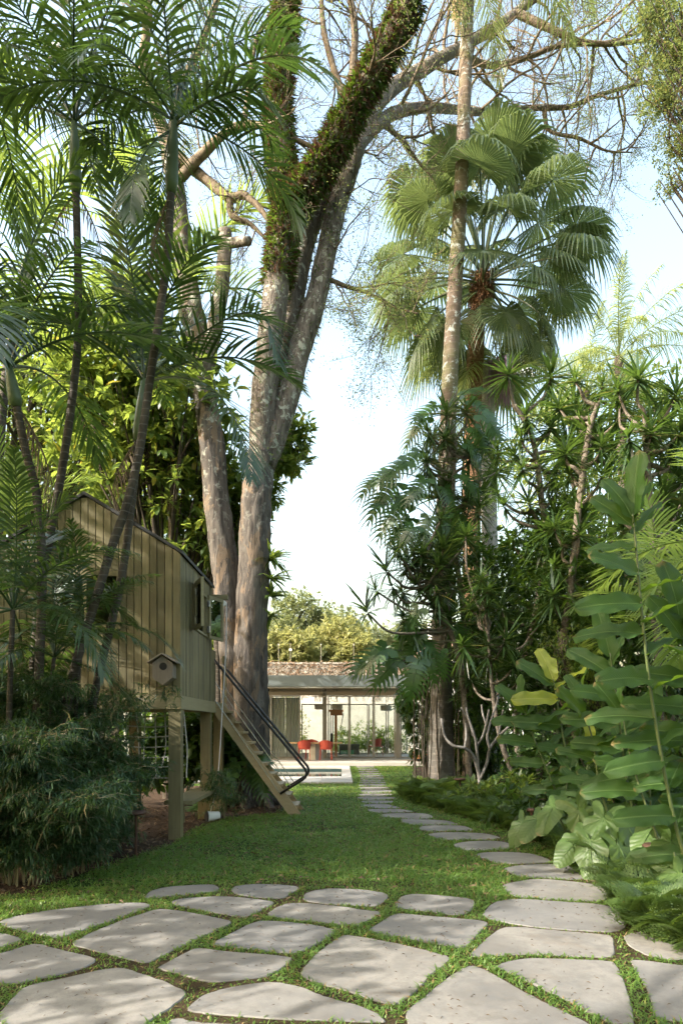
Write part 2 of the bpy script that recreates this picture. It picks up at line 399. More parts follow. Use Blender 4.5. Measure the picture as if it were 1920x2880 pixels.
# ------------------------------------------------------------------ stones
def z6(*p): return [(a / 2, 1960 + b / 2) for a, b in p]
def z7(*p): return [(784 + a / 2, 1960 + b / 2) for a, b in p]
def z5(*p): return [(947.4 + a * .3959, 1551.7 + b * .3959) for a, b in p]
def zp(*p): return [(784 + a * .2083, 1715 + b * .2083) for a, b in p]
PATIO = [
 z6((665,195),(690,170),(760,152),(900,142),(985,140),(1008,155),(1005,172),(860,188),(720,203),(670,203)),
 z6((1062,160),(1085,147),(1180,138),(1300,142),(1370,150),(1378,162),(1330,185),(1305,205),(1180,200),(1090,188),(1065,172)),
 [(695,2055),(710,2046),(750,2039),(784,2039.5),(834,2042),(884,2049),(892,2056),(890,2063),(874,2075),(858,2081),(784,2077),(740,2074),(698,2068)],
 z7((247,225),(270,195),(330,183),(420,188),(560,200),(610,212),(615,230),(595,262),(560,280),(500,280),(400,265),(290,255),(250,245)),
 z6((-10,312),(40,293),(200,262),(450,232),(620,222),(690,228),(690,242),(620,270),(480,320),(330,370),(270,388),(200,375),(100,352),(20,330)),
 z6((330,405),(420,360),(560,305),(700,260),(745,253),(870,268),(1000,295),(1063,308),(1060,325),(950,370),(800,440),(690,497),(650,500),(540,470),(420,440),(335,418)),
 z6((785,220),(830,205),(950,197),(1060,196),(1180,208),(1258,220),(1255,232),(1190,262),(1140,290),(1100,290),(950,265),(800,235)),
 [(612,2097),(640,2080),(660,2073),(700,2073),(784,2080),(834,2089),(874,2092),(871,2100),(844,2115),(824,2125),(784,2122),(750,2119),(675,2111),(620,2104)],
 z6((970,410),(1060,365),(1140,322),(1200,306),(1320,312),(1450,328),(1540,348),(1545,358),(1480,400),(1390,450),(1340,455),(1230,450),(1100,430),(980,418)),
 z7((120,348),(200,298),(250,274),(320,278),(480,292),(640,305),(678,318),(640,355),(580,420),(550,432),(470,420),(300,390),(140,358)),
 z7((648,270),(690,225),(760,208),(830,206),(1000,218),(1180,230),(1260,250),(1300,280),(1307,340),(1270,355),(1180,358),(1000,348),(800,325),(680,300),(650,285)),
 z7((585,462),(620,430),(690,365),(740,338),(800,334),(950,348),(1150,365),(1245,375),(1252,420),(1252,470),(1200,475),(1000,468),(850,460),(700,468),(600,472)),
 z7((1295,375),(1320,362),(1400,358),(1600,372),(1900,380),(1900,490),(1600,485),(1480,482),(1400,465),(1330,430),(1298,400)),
 z6((-300,375),(-100,360),(20,365),(100,385),(105,400),(60,412),(0,428),(-300,450)),
 z6((-260,560),(-200,500),(0,460),(150,412),(200,418),(300,445),(430,475),(443,490),(400,520),(250,560),(100,590),(0,602),(-200,610)),
 z6((725,520),(800,480),(890,433),(930,432),(1050,448),(1250,462),(1340,475),(1345,485),(1290,530),(1230,562),(1130,575),(980,590),(920,580),(820,550),(735,530)),
 z6((-10,740),(60,660),(100,620),(150,598),(300,570),(480,528),(560,520),(640,545),(760,585),(840,622),(858,640),(850,655),(780,710),(680,770),(630,815),(560,835),(100,830),(0,790)),
 [(429,2312),(460,2287),(495,2274),(550,2262),(605,2254),(640,2254),(700,2267),(740,2285),(784,2298),(824,2307),(869,2327),(884,2342),(880,2346),(784,2343),(650,2340),(550,2332),(475,2327),(435,2320)],
 [(690,2232),(700,2215),(735,2180),(784,2147),(799,2145),(859,2155),(934,2170),(999,2187),(1029,2195),(1034,2203),(1014,2220),(984,2240),(974,2260),(944,2285),(914,2305),(901,2307),(859,2297),(784,2271),(740,2260),(710,2250),(692,2240)],
 z7((290,730),(330,690),(420,620),(540,530),(590,511),(640,520),(750,580),(900,665),(1040,730),(1160,790),(1200,880),(1100,1000),(500,1000),(320,860)),
 z7((710,510),(780,490),(860,478),(1000,482),(1180,488),(1250,495),(1275,530),(1300,590),(1325,660),(1338,740),(1345,800),(1250,784),(1150,735),(1050,680),(900,610),(800,560),(720,525)),
 z7((1320,485),(1400,490),(1620,520),(1900,545),(1900,790),(1430,765),(1425,690),(1400,620),(1365,560),(1335,510)),
 z6((740,830),(755,790),(790,755),(830,753),(930,775),(1300,792),(1768,800),(1800,850),(1700,1000),(900,1000)),
 z6((-700,1050),(-500,850),(0,850),(560,860),(690,900),(800,1050),(500,1300),(-300,1300)),
 z7((1240,900),(1370,830),(1900,850),(1900,1200),(1350,1200)),
]
PATH = [
 z5((512,1215),(560,1200),(680,1178),(800,1180),(950,1195),(1120,1218),(1180,1250),(1130,1300),(1020,1305),(850,1298),(660,1285),(600,1282),(550,1255)),
 z5((520,1118),(600,1100),(740,1090),(850,1095),(1000,1115),(1060,1155),(1040,1170),(950,1180),(800,1172),(620,1165),(580,1150)),
 z5((355,1035),(420,1022),(560,1020),(700,1030),(800,1068),(800,1080),(740,1083),(600,1090),(480,1085),(440,1070)),
 z5((218,980),(300,962),(430,955),(540,962),(585,985),(570,1002),(480,1008),(370,1015),(300,1010)),
 z5((80,920),(150,908),(280,907),(420,912),(510,935),(500,945),(400,948),(220,952),(130,942)),
 zp((840,895),(900,868),(1050,863),(1330,865),(1400,885),(1470,915),(1400,922),(1200,928),(950,932),(890,922)),
 zp((640,800),(700,797),(1000,800),(1180,815),(1290,848),(1280,855),(900,860),(720,855),(660,830)),
 zp((420,748),(480,735),(700,728),(920,730),(1020,765),(980,790),(800,797),(560,785),(460,778)),
 zp((278,690),(350,683),(650,685),(800,708),(760,718),(400,728),(300,710)),
 zp((185,642),(300,630),(500,630),(660,668),(620,675),(400,678),(250,660)),
 zp((200,598),(300,590),(570,592),(575,615),(500,625),(230,622)),
 zp((172,555),(250,545),(560,548),(615,565),(560,580),(250,585),(180,570)),
 zp((172,522),(250,515),(560,516),(575,535),(430,543),(200,542)),
 zp((205,475),(300,470),(550,472),(560,500),(300,512),(215,505)),
 zp((190,440),(480,438),(548,458),(480,465),(330,472),(200,458)),
 zp((188,412),(490,408),(505,432),(200,435)), zp((188,383),(480,382),(495,402),(195,405)),
 zp((190,361),(470,360),(480,377),(195,377)), zp((198,336),(460,335),(475,352),(205,354)),
 zp((200,314),(455,313),(460,329),(200,330)), zp((190,290),(440,288),(445,305),(195,307)),
 zp((180,265),(415,264),(420,281),(180,283)), zp((170,240),(390,239),(400,257),(170,259)),
 zp((155,197),(355,195),(370,232),(165,235)),
]
STONE_Z = .013
def chaikin(P, k=2):
    P = np.asarray(P, float)
    for _ in range(k):
        Q = np.roll(P, -1, 0); P = np.stack([P * .8 + Q * .2, P * .2 + Q * .8], 1).reshape(-1, 2)
    return P
def inset(P, w):
    e = np.roll(P, -1, 0) - np.roll(P, 1, 0); e = unit(e); n = np.c_[-e[:, 1], e[:, 0]]
    a = np.sum(P[:, 0] * np.roll(P[:, 1], -1) - P[:, 1] * np.roll(P[:, 0], -1))
    return P + n * w * (1 if a > 0 else -1)
POLYS = []
def stone(poly_v, name, parent, k=2):
    P = np.array([G(x, y, STONE_Z)[:2] for x, y in poly_v]); P = chaikin(P, k)
    P = P + rng.normal(size=P.shape) * .0025
    POLYS.append(P)
    n = len(P); c = P.mean(0)
    rings = [(P, -.03), (P, STONE_Z - .006), (inset(P, .006), STONE_Z)]
    vv = np.concatenate([np.c_[q - c, np.full(n, z)] for q, z in rings])
    tilt = rng.normal(size=2) * .002
    vv[:, 2] += vv[:, 0] * tilt[0] + vv[:, 1] * tilt[1]
    j = np.arange(n); kx = (j + 1) % n; F = []
    m_ = MB(); a = np.sum(P[:, 0] * np.roll(P[:, 1], -1) - P[:, 1] * np.roll(P[:, 0], -1)) > 0
    for r_ in range(2):
        f = np.stack([j + r_ * n, kx + r_ * n, kx + (r_ + 1) * n, j + (r_ + 1) * n], 1)
        F.append(f if a else f[:, ::-1])
    m_.add(vv, np.concatenate(F))
    top = np.arange(n) + 2 * n
    m_.l.append(top if a else top[::-1]); m_.n.append(np.array([n]))
    return m_.obj(name, M['stone'], parent, loc=(c[0], c[1], 0))
patio = flat('stone_patio', [G(-420, 2048), G(300, 2046), G(640, 2018), G(1000, 2030), G(1500, 2072), np.array([4.8, 5.0, 0]), np.array([4.8, 1.5, 0]), np.array([-5, 1.5, 0])], .006, M['joint'])
struct(patio)
for p in PATIO: stone(p, 'paving_stone', patio)
pts_ = [(G(*np.mean(p, 0)), abs(np.array(p)[:, 0].max() - np.array(p)[:, 0].min())) for p in PATH]
L_, R_ = [], []
for c, w in pts_:
    hw = w * c[1] / 1568 * .46; L_.append((c[0] - hw, c[1])); R_.append((c[0] + hw, c[1]))
path = flat('garden_path', L_ + R_[::-1], .0055, M['joint']); struct(path)
for p in PATH: stone(p, 'stepping_stone', path, 2 if len(p) > 4 else 1)

def inside(P, Q):
    """P (n,2) in polygon Q"""
    x, y = P[:, 0], P[:, 1]; r_ = np.zeros(len(P), bool); b = np.roll(Q, 1, 0)
    for (x1, y1), (x2, y2) in zip(Q, b):
        r_ ^= ((y1 > y) != (y2 > y)) & (x < (x2 - x1) * (y - y1) / (y2 - y1 + 1e-12) + x1)
    return r_
# ------------------------------------------------------------------ grass (nobody could count it)
def grass():
    mb = MB(); LBa = np.array(LB)[:, :2]; RBa = np.array(RB)[:, :2]
    patio_c = np.array([G(-420, 2048), G(300, 2046), G(640, 2018), G(1000, 2030), G(1500, 2072), [4.8, 5.0, 0], [4.8, 1.5, 0], [-5, 1.5, 0]])[:, :2]
    for y0, y1, dens, s0 in ((2.9, 6.3, 5600, 1.0), (6.3, 9, 3000, 1.1), (9, 12, 2000, 1.3), (12, 17, 1000, 1.7), (17, 25.6, 500, 2.2)):
        hw = .53 * y1 + .4; n = int(dens * (y1 - y0) * 2 * hw)
        P = np.c_[rng.uniform(-hw, hw, n), rng.uniform(y0, y1, n)]
        P = P[np.abs(P[:, 0]) < .53 * P[:, 1] + .3]
        edge = rng.normal(size=(len(P), 2)) * .05
        keep = ~inside(P + edge, LBa) & ~inside(P + edge * 2.5, RBa)
        keep &= ~((P[:, 0] < .3) & (P[:, 1] > 17.75) & (P[:, 1] < 25.3))
        keep &= ~((P[:, 1] > 25.35))
        for q in POLYS:
            lo, hi = q.min(0), q.max(0); m_ = (P[:, 0] > lo[0]) & (P[:, 0] < hi[0]) & (P[:, 1] > lo[1]) & (P[:, 1] < hi[1]) & keep
            if m_.any(): keep[m_] = ~inside(P[m_], q)
        P = P[keep]
        # thin, patchy growth
        f = np.sin(P[:, 0] * 2.1 + 1.3 * np.sin(P[:, 1] * 1.7)) + np.sin(P[:, 1] * 2.9 + P[:, 0] * 1.1 + 1) + np.sin(P[:, 0] * 7 + 2) * np.sin(P[:, 1] * 8) * .8
        inp = inside(P, patio_c)
        thin = np.where(inp, .9, .97) - np.where(f < -1.0, .62, 0)
        k = rng.random(len(P)) < thin; P, f, inp = P[k], f[k], inp[k]
        n = len(P)
        D = rdir(n, .15, .95); ln = rng.uniform(.035, .075, n) * np.where(inp, .78, 1) * (1 + .12 * f) * (s0 ** .35)
        wd = rng.uniform(.006, .0095, n) * s0
        tv, tf = leaf_b(1.0, .35)
        sc = np.c_[ln, wd, ln]
        scatter(mb, tv, tf, frames(D, rng.uniform(-.6, .6, n)), np.c_[P, np.full(n, .004)], sc)
    o = mb.obj('grass', M['grass']); stuff(o, 'short green grass growing over the lawn and between the stones', 'grass')
grass()
# leaf litter on the stones and in the beds
def litter():
    mb = MB(); tv, tf = leaf_s(.3, .3, .3)
    n = 1500; P = np.c_[rng.uniform(-2.8, 3, n), rng.uniform(3.2, 7, n)]
    k = np.zeros(n, bool)
    for q in POLYS: k |= inside(P, q)
    P = P[k]; n = len(P); D = rdir(n, -.05, .05); s_ = rng.uniform(.012, .05, n)
    scatter(mb, tv, tf, frames(D, rng.uniform(-.3, .3, n)), np.c_[P, np.full(n, STONE_Z + .004)], np.c_[s_, np.minimum(s_ * .6, .012), s_])
    n = 2600; P = np.c_[rng.uniform(-5.5, -.9, n), rng.uniform(5.5, 12.6, n)]; P = P[inside(P, np.array(LB)[:, :2])]
    Q = np.c_[rng.uniform(.8, 5, 2600), rng.uniform(5, 15, 2600)]; P = np.r_[P, Q[inside(Q, np.array(RB)[:, :2])]]
    Q = np.c_[rng.uniform(-2.6, 2.4, 1500), rng.uniform(5.2, 13, 1500)]; P = np.r_[P, Q]; kk = np.ones(len(P), bool)
    for q in POLYS: kk &= ~inside(P, q)
    P = P[kk]; n = len(P); D = rdir(n, -.1, .3)
    scatter(mb, tv, tf, frames(D, rng.uniform(-.6, .6, n)), np.c_[P, np.full(n, .02)], rng.uniform(.04, .10, n))
    o = mb.obj('leaf_litter', M['litter']); stuff(o, 'scattered dry brown leaves lying on stones and soil', 'litter')
litter()
# ------------------------------------------------------------------ pool
def m_water():
    k = NT('pool_water'); nz = k.noise(5, 3, .5, k.pos())
    p = k.pbsdf(Base_Color=(.008, .025, .025), Roughness=.03, Normal=k.bump(nz, .12, .02)); k.set(p, 'Specular IOR Level', .6)
    return k.done(p)
x0, x1, y0, y1 = POOL
basin = MB(); basin.b2((x0, y0, -1.3), (x1, y1, -1.25))
for a, b in (((x0-.1, y0-.1, -1.3), (x0, y1+.1, -.01)), ((x1, y0-.1, -1.3), (x1+.1, y1+.1, -.01)), ((x0, y0-.1, -1.3), (x1, y0, -.01)), ((x0, y1, -1.3), (x1, y1+.1, -.01))): basin.b2(a, b)
pool = basin.obj('swimming_pool', plain('pool_tiles', (.03, .06, .06), .5, var=.2)); struct(pool)
wm = MB(); sheet(wm, x0, x1, y0, y1, -.06); struct(wm.obj('pool_water', m_water()))
def coping(a, b):
    m_ = MB(); m_.b2(a, b); m_.obj('coping_slab', M['coping'], pool)
for i in range(9):
    xa = -7.6 + i * .88; coping((xa, 18.85, -.05), (min(xa + .872, .296), 19.88, .045)); coping((xa, 17.8, -.05), (min(xa + .872, .296), 18.842, .043)); coping((xa, 24.22, -.05), (min(xa + .872, .296), 25.3, .045))
for i in range(5): coping((.004, 19.888 + i * .866, -.05), (.296, 19.888 + i * .866 + .858, .045))

# ------------------------------------------------------------------ pavilion
M['concrete'] = plain('pale_concrete', (.38, .365, .335), .75, var=.12, vs=2)
M['fascia'] = plain('painted_steel_beam', (.14, .165, .165), .5, .1, var=.08, vs=1)
M['ceilwood'] = wood_mat('timber_ceiling', (.36, .29, .20), (.50, .41, .29), (3, 40, 40), .55)
M['frame'] = plain('champagne_aluminium', (.30, .28, .24), .4, .5)
M['curtain'] = plain('pleated_screen', (.74, .72, .65), .8, var=.12, vs=3)
M['redweave'] = plain('red_woven_plastic', (.36, .045, .025), .5)
M['tabletop'] = wood_mat('oak_table', (.42, .25, .12), (.55, .35, .18), (3, 30, 30), .45)
M['white'] = plain('white_fabric', (.78, .77, .74), .85)
M['orangewood'] = plain('orange_painted_wood', (.42, .16, .05), .55, var=.15)
def m_wallvine():
    k = NT('whitewashed_wall'); P = k.pos(); z = k.n('ShaderNodeSeparateXYZ'); k.set(z, 0, P)
    n = k.noise(2.5, 6, .7, P)
    c = k.mix(k.mr(n, .35, .65, 0, 1), (.48, .46, .42), (.60, .58, .53))
    p = k.pbsdf(Base_Color=c, Roughness=.9); return k.done(p)
M['oldwall'] = m_wallvine()
pav = thing('pavilion', 'low glass pavilion with grey roof edge beyond the pool', 'building', (0, 25.5, 0))
def pp(name, mat, boxes, parent=pav, smooth=False):
    m_ = MB()
    for a, b in boxes: m_.b2(np.array(a) - (0, 25.5, 0), np.array(b) - (0, 25.5, 0))
    return m_.obj(name, mat, parent, smooth)
pp('terrace_slab', M['concrete'], [((-11, 25.5, .02), (8, 33.5, .15))])
rf = pp('roof', M['fascia'], [((-11.4, 25.35, 3.05), (3.35, 25.5, 3.40)), ((-11.4, 25.5, 3.29), (3.35, 33.8, 3.40)), ((3.2, 25.5, 3.05), (3.35, 33.8, 3.289)), ((-11.4, 25.345, 3.0), (3.35, 25.52, 3.049))])
pp('gutter_sheet', plain('clear_canopy', (.62, .62, .58), .25, .2), [((-11.3, 25.53, 2.985), (3.2, 26.3, 3.0))], rf)
for i in range(52): pp('ceiling_board', M['ceilwood'], [((-11.2 + i * .277, 26.32, 3.2), (-11.2 + i * .277 + .268, 33.6, 3.24))], rf)
for i in range(8): pp('rafter', M['ceilwood'], [((-10.8, 26.4 + i * 1.0, 3.08), (3.1, 26.48 + i * 1.0, 3.197))], rf)
for x in (-10.5, -8.2, -5.6, -3.1, -.7, 1.66, 3.0): pp('hanger_bracket', M['black'], [((x, 28.9, 2.99), (x + .05, 28.95, 3.08))], rf)
pp('header_beam', M['ceilwood'], [((-11, 28.93, 2.82), (3.2, 29.07, 2.97))])
pp('steel_column', M['frame'], [((-.80, 28.9, .15), (-.62, 29.08, 3.0))]); pp('steel_column', M['frame'], [((2.30, 28.9, .15), (2.48, 29.08, 3.0))])
def gpanel(xa, xb, y, zb=.16, zt=2.81, w=.05):
    f = pp('glass_panel', M['frame'], [((xa, y, zb), (xa + w, y + .05, zt)), ((xb - w, y, zb), (xb, y + .05, zt)), ((xa + w, y, zt - w), (xb - w, y + .05, zt)), ((xa + w, y, zb), (xb - w, y + .05, zb + w))])
    pp('pane', M['glass'], [((xa + w, y + .02, zb + w), (xb - w, y + .026, zt - w))], f)
for xa, xb in ((-.58, .33), (.34, 1.36), (1.37, 2.28), (2.5, 3.6), (3.62, 4.7)): gpanel(xa, xb, 29.0)
for xa, xb in ((-10.9, -8.2), (-8.19, -5.5), (-5.49, -3.0), (-2.99, -1.75)): gpanel(xa, xb, 28.98)
for xa, xb in ((-3.9, -2.0), (-1.95, -.5), (-.45, 1.3), (1.33, 2.2), (2.25, 3.2)): gpanel(xa, xb, 33.3, zt=2.6)
def pleat(xa, xb, y):
    n = int((xb - xa) / .018); x = np.linspace(xa, xb, n); yy = y + .035 * np.sin(np.arange(n) * 1.05) - 25.5
    vv = np.r_[np.c_[x, yy, np.full(n, .18)], np.c_[x, yy, np.full(n, 2.74)]]; j = np.arange(n - 1)
    m_ = MB(); m_.add(vv, np.stack([j, j + 1, j + 1 + n, j + n], 1)); m_.obj('pleated_curtain', M['curtain'], pav)
for xa, xb in ((-8.1, -5.55), (-5.45, -3.05), (-2.96, -2.4), (-2.38, -1.8)): pleat(xa, xb, 29.15)
pp('side_wall', M['concrete'], [((-11, 29.1, .15), (-10.8, 33.5, 3.28))])
# ceiling fans
for x, lab in ((-.72, 'ceiling fan over the red chairs in the pavilion'), (2.35, 'ceiling fan at the right end of the pavilion')):
    f = thing('ceiling_fan', lab, 'fan', (x, 27.6, 2.72), 'pavilion ceiling fans')
    m_ = MB(); m_.tube([(0, 0, 0), (0, 0, .48)], .018, 8); m_.obj('down_rod', M['frame'], f)
    m_ = MB(); m_.tube([(0, 0, -.06), (0, 0, -.03), (0, 0, .05), (0, 0, .09)], [.03, .09, .09, .03], 14); m_.obj('motor', M['frame'], f, True)
    for a in (0.3, 2.39, 4.48):
        m_ = MB(); d = np.array([math.cos(a), math.sin(a), 0]); m_.bar(d * .08, d * .7, .13, .012); m_.obj('blade', M['ceilwood'], f)
# table, chairs, daybed, post
def chair(x, y, rz, lab):
    c = thing('dining_chair', lab, 'chair', (x, y, .15), 'red woven chairs', rz)
    m_ = MB(); m_.box((0, 0, .45), (.46, .46, .03)); m_.obj('seat', M['redweave'], c)
    a = np.linspace(-2.4, .0 - .74, 15) ; a = np.linspace(PI + .35, 2 * PI - .35, 15)
    ring = np.c_[.27 * np.cos(a), .27 * np.sin(a), np.full(15, 0.)]
    m_ = MB(); lo = ring * (.88, .88, 1) + (0, 0, .47); hi = ring + (0, 0, .80); hi[:, 2] += -.1 * np.cos(a) ** 2
    j = np.arange(14); m_.add(np.r_[lo, hi], np.stack([j, j + 1, j + 16, j + 15], 1)); b = m_.obj('backrest', M['redweave'], c, True)
    m_ = MB(); m_.tube(hi, .014, 6); m_.obj('top_rail', M['redweave'], b, True)
    for sx in (-1, 1):
        for sy in (-1, 1):
            m_ = MB(); m_.tube([(sx * .24, sy * .23, 0), (sx * .21, sy * .21, .45)], .012, 6); m_.obj('leg', M['redweave'], c)
        m_ = MB(); m_.tube([(sx * .26, -.1, .72), (sx * .26, .14, .68), (sx * .22, .2, .46)], .013, 6); m_.obj('armrest', M['redweave'], c)
chair(-1.48, 27.2, .05, 'red woven dining chair at the table, nearer the pleated curtain')
chair(-.62, 27.2, -.06, 'red woven dining chair at the table, right of the pedestal')
chair(-1.25, 28.4, PI, 'red woven dining chair across the table, seat facing us')
chair(1.55, 31.0, .6, 'red armchair standing alone behind the glass doors')
t = thing('dining_table', 'oak topped dining table on a concrete pedestal under the fan', 'table', (-1.05, 27.8, .15))
m_ = MB(); a = np.linspace(0, 2 * PI, 40, endpoint=False); m_.prism(np.c_[1.08 * np.cos(a), .55 * np.sin(a)], .66, .70); m_.obj('table_top', M['tabletop'], t)
m_ = MB(); m_.tube([(0, 0, 0), (0, 0, .1), (0, 0, .66)], [.32, .30, .22], 4, True); m_.obj('pedestal', M['concrete'], t)
t = thing('wooden_post', 'orange wooden post with crossbar standing inside the glass pavilion', 'post', (-.25, 30.6, .15))
m_ = MB(); m_.b2((-.06, -.06, 0), (.06, .06, 2.0)); m_.obj('mast', M['orangewood'], t)
m_ = MB(); m_.b2((-.34, -.05, 2.002), (.34, .05, 2.1)); m_.b2((-.25, -.08, 1.84), (.3, -.062, 2.0)); m_.obj('crossbar', M['orangewood'], t)
m_ = MB(); m_.tube([(.34, 0, 1.95), (.2, 0, 1.2)], .018, 6); m_.obj('hanging_tool', M['black'], t)
m_ = MB(); m_.tube([(-.2, 0, .4), (-.2, 0, .45), (-.2, 0, 1.0), (-.2, 0, 1.05)], [.03, .06, .05, .02], 10); m_.obj('dark_bag', M['black'], t, True)
t = thing('sideboard', 'low dark sideboard behind the table in the pavilion', 'cabinet', (.35, 30.9, .15))
m_ = MB(); m_.b2((-.45, -.2, .08), (.45, .2, .55)); m_.obj('body', plain('dark_cabinet', (.04, .045, .05), .5), t)
m_ = MB(); m_.b2((-.4, -.212, .1), (.2, -.2, .28)); m_.obj('green_drawer', plain('green_panel', (.04, .22, .13), .5), t)
t = thing('daybed', 'wooden daybed with white mattress at the right end of terrace', 'daybed', (3.25, 26.9, .15))
m_ = MB(); m_.b2((-.5, -.9, .12), (.9, .9, .38)); m_.obj('base', wood_mat('daybed_wood', (.33, .14, .05), (.45, .2, .08), (3, 30, 30)), t)
m_ = MB(); m_.b2((-.52, -.92, .382), (.9, .88, .56)); m_.obj('mattress', M['white'], t)
m_ = MB(); m_.b2((-.3, -.5, .0), (.7, .5, .119)); m_.obj('plinth', M['black'], t)
for x, y, z, lab in ((-.95, 30.2, 2.25, 'grey drum pendant lamp left of the orange post'), (-.2, 30.4, 2.25, 'grey drum pendant lamp above the orange post'), (1.98, 30.4, 2.2, 'grey drum pendant lamp by the right hand doors')):
    l = thing('pendant_lamp', lab, 'lamp', (x, y, z), 'drum pendant lamps')
    m_ = MB(); m_.tube([(0, 0, 0), (0, 0, .02), (0, 0, .22), (0, 0, .24)], [.20, .24, .25, .2], 20); m_.obj('shade', plain('tan_shade', (.55, .51, .44), .7), l, True)
    m_ = MB(); m_.tube([(0, 0, .33), (0, 0, .92)], .008, 6); m_.obj('cord', M['black'], l)

# back wall with dry creeper, poles along its top, house beyond
t = thing('boundary_wall', 'whitewashed boundary wall with dry brown creeper behind the pavilion', 'wall', (0, 38, 0))
m_ = MB(); m_.b2((-26, 0, 0), (5.2, .3, 4.98)); m_.obj('wall', M['oldwall'], t)
m_ = MB(); m_.b2((-26, -.04, 4.982), (5.2, .34, 5.06)); m_.obj('cap', M['oldwall'], t)
m_ = MB()
for i in range(900):
    x = rng.uniform(-10, 5.1); z = rng.uniform(3.3, 5.1); L = rng.uniform(.3, .9); a = rng.normal(0, .5) - PI / 2 + rng.choice([0, 1.2, -1.2])
    q = [np.array([x, -.03, z])]
    for s_ in range(4):
        a += rng.normal(0, .5); q.append(q[-1] + np.array([math.cos(a) * L / 4, rng.normal(0, .02), math.sin(a) * L / 4]))
    q = np.array(q); q[:, 2] = np.clip(q[:, 2], 2.9, 5.15); q[:, 1] = np.minimum(q[:, 1], -.01); m_.tube(q, .012, 3, False)
tv, tf = leaf_s(.6, .2, .1); n = 5000
P = np.c_[rng.uniform(-10, 5.1, n), rng.uniform(-.1, -.01, n), 5.12 - np.abs(rng.normal(0, .55, n))]
scatter(m_, tv, tf, frames(rdir(n, -1, .2)), P, rng.uniform(.05, .11, n))
stuff(m_.obj('dry_creeper', plain('dry_creeper_stems', (.24, .15, .09), .85, var=.55, vs=3), t))
for i, (px, lab) in enumerate(((667, 'white pole with small box on the wall, nearest the tree trunk'), (737, 'white pole in the middle of the creeper wall top'), (812, 'white pole on the wall behind the big split leaf'), (640, 'white pole on the wall beside the trunk edge'))):
    p = V(px, 1528, 38.15); po = thing('fence_pole', lab, 'pole', (p[0], 38.15, 5.06), 'poles on the wall')
    m_ = MB(); m_.tube([(0, 0, 0), (0, 0, .05), (0, 0, .06), (0, 0, 1.1)], [.04, .04, .012, .012], 8); m_.obj('pole', M['frame'], po)
    m_ = MB(); m_.box((0, -.03, .72 if i == 0 else 1.0), (.16 if i == 0 else .05, .06, .12 if i == 0 else .04)); m_.obj('bracket', M['white'], po)
h = thing('neighbour_house', 'white house with reddish roof half hidden behind dracaena, beyond the wall', 'house', (9, 52, 0))
m_ = MB(); m_.b2((-3, 0, 0), (5, 7, 7.0)); m_.obj('wall', plain('white_render', (.75, .73, .68), .8), h)
m_ = MB(); m_.add([(-3.4,-.4,7.0),(5.4,-.4,7.0),(5.4,7.4,7.0),(-3.4,7.4,7.0),(-1,3.5,9.3),(3,3.5,9.3)], [[0,1,5,4],[1,2,5],[2,3,4,5],[3,0,4],[3,2,1,0]])
r2 = m_.obj('roof', plain('old_roof_tiles', (.33, .2, .14), .8, var=.2), h)
m_ = MB(); m_.b2((-2.2, 1.5, 7.6), (-.2, 2.5, 9.6)); m_.obj('chimney', plain('chimney_render', (.75, .74, .72), .8), r2)
for x in (-1.6, .4, 2.6):
    m_ = MB(); m_.b2((x, -.03, 4.6), (x + 1, .02, 6.0)); m_.obj('window', M['dark'], h)  # flat near-black panels, the dimness of the rooms is in the colour

# ------------------------------------------------------------------ playhouse
HX0, HX1, HY0, HY1 = -4.64, -2.12, 9.0, 11.2
FZ, EZ, PZ = 1.91, 3.78, 4.54
HXM = (HX0 + HX1) / 2
house = thing('playhouse', 'wooden plank playhouse on posts with black gabled roof, behind the palms', 'playhouse', (HX1, HY0, 0))
HO = np.array([HX1, HY0, 0])
def hp(name, mat, boxes, parent=house):
    m_ = MB()
    for a, b in boxes: m_.b2(np.array(a) - HO, np.array(b) - HO)
    return m_.obj(name, mat, parent)
def roofz(x): return PZ - abs(x - HXM) * (PZ - EZ) / (HX1 - HXM)
# front wall: dark inner sheet + planks with a window opening
WX0, WX1, WZ0, WZ1 = -3.80, -2.95, 2.84, 3.48
fw = MB(); fw.add([np.array(p) - HO for p in ((HX0+.05, HY0+.06, FZ), (WX0, HY0+.06, FZ), (WX0, HY0+.06, roofz(WX0)-.05), (HX0+.05, HY0+.06, EZ-.05), (WX1, HY0+.06, FZ), (HX1-.05, HY0+.06, FZ), (HX1-.05, HY0+.06, EZ-.05), (HXM, HY0+.06, PZ-.05), (WX1, HY0+.06, roofz(WX1)-.05),
       (WX0, HY0+.06, WZ0), (WX1, HY0+.06, WZ0), (WX0, HY0+.06, WZ1), (WX1, HY0+.06, WZ1))],
      [[0,1,2,3],[4,5,6,8],[1,4,10,9],[11,12,8,7,2]])
fw = fw.obj('front_wall', M['gapback'], house)
BW = .1008; nb = 25
for i in range(nb):
    xa = HX0 + i * BW; xb = xa + BW - .011; 
    segs = [(FZ, None)]
    if xb > WX0 and xa < WX1: segs = [(FZ, WZ0 - .002), (WZ1 + .002, None)]
    for z0_, z1_ in segs:
        ya, yb = HY0 + rng.uniform(-.002, .002), HY0 + .055
        za, zb = (roofz(xa), roofz(xb)) if z1_ is None else (z1_, z1_)
        ridge = z1_ is None and xa < HXM < xb
        m_ = MB()
        if ridge: xb_ = xb
        P = np.array([[xa,ya,z0_],[xb,ya,z0_],[xb,yb,z0_],[xa,yb,z0_],[xa,ya,za],[xb,ya,zb],[xb,yb,zb],[xa,yb,za]]) - HO
        m_.add(P, BOXF); m_.obj('plank', M['pinewood'], fw)
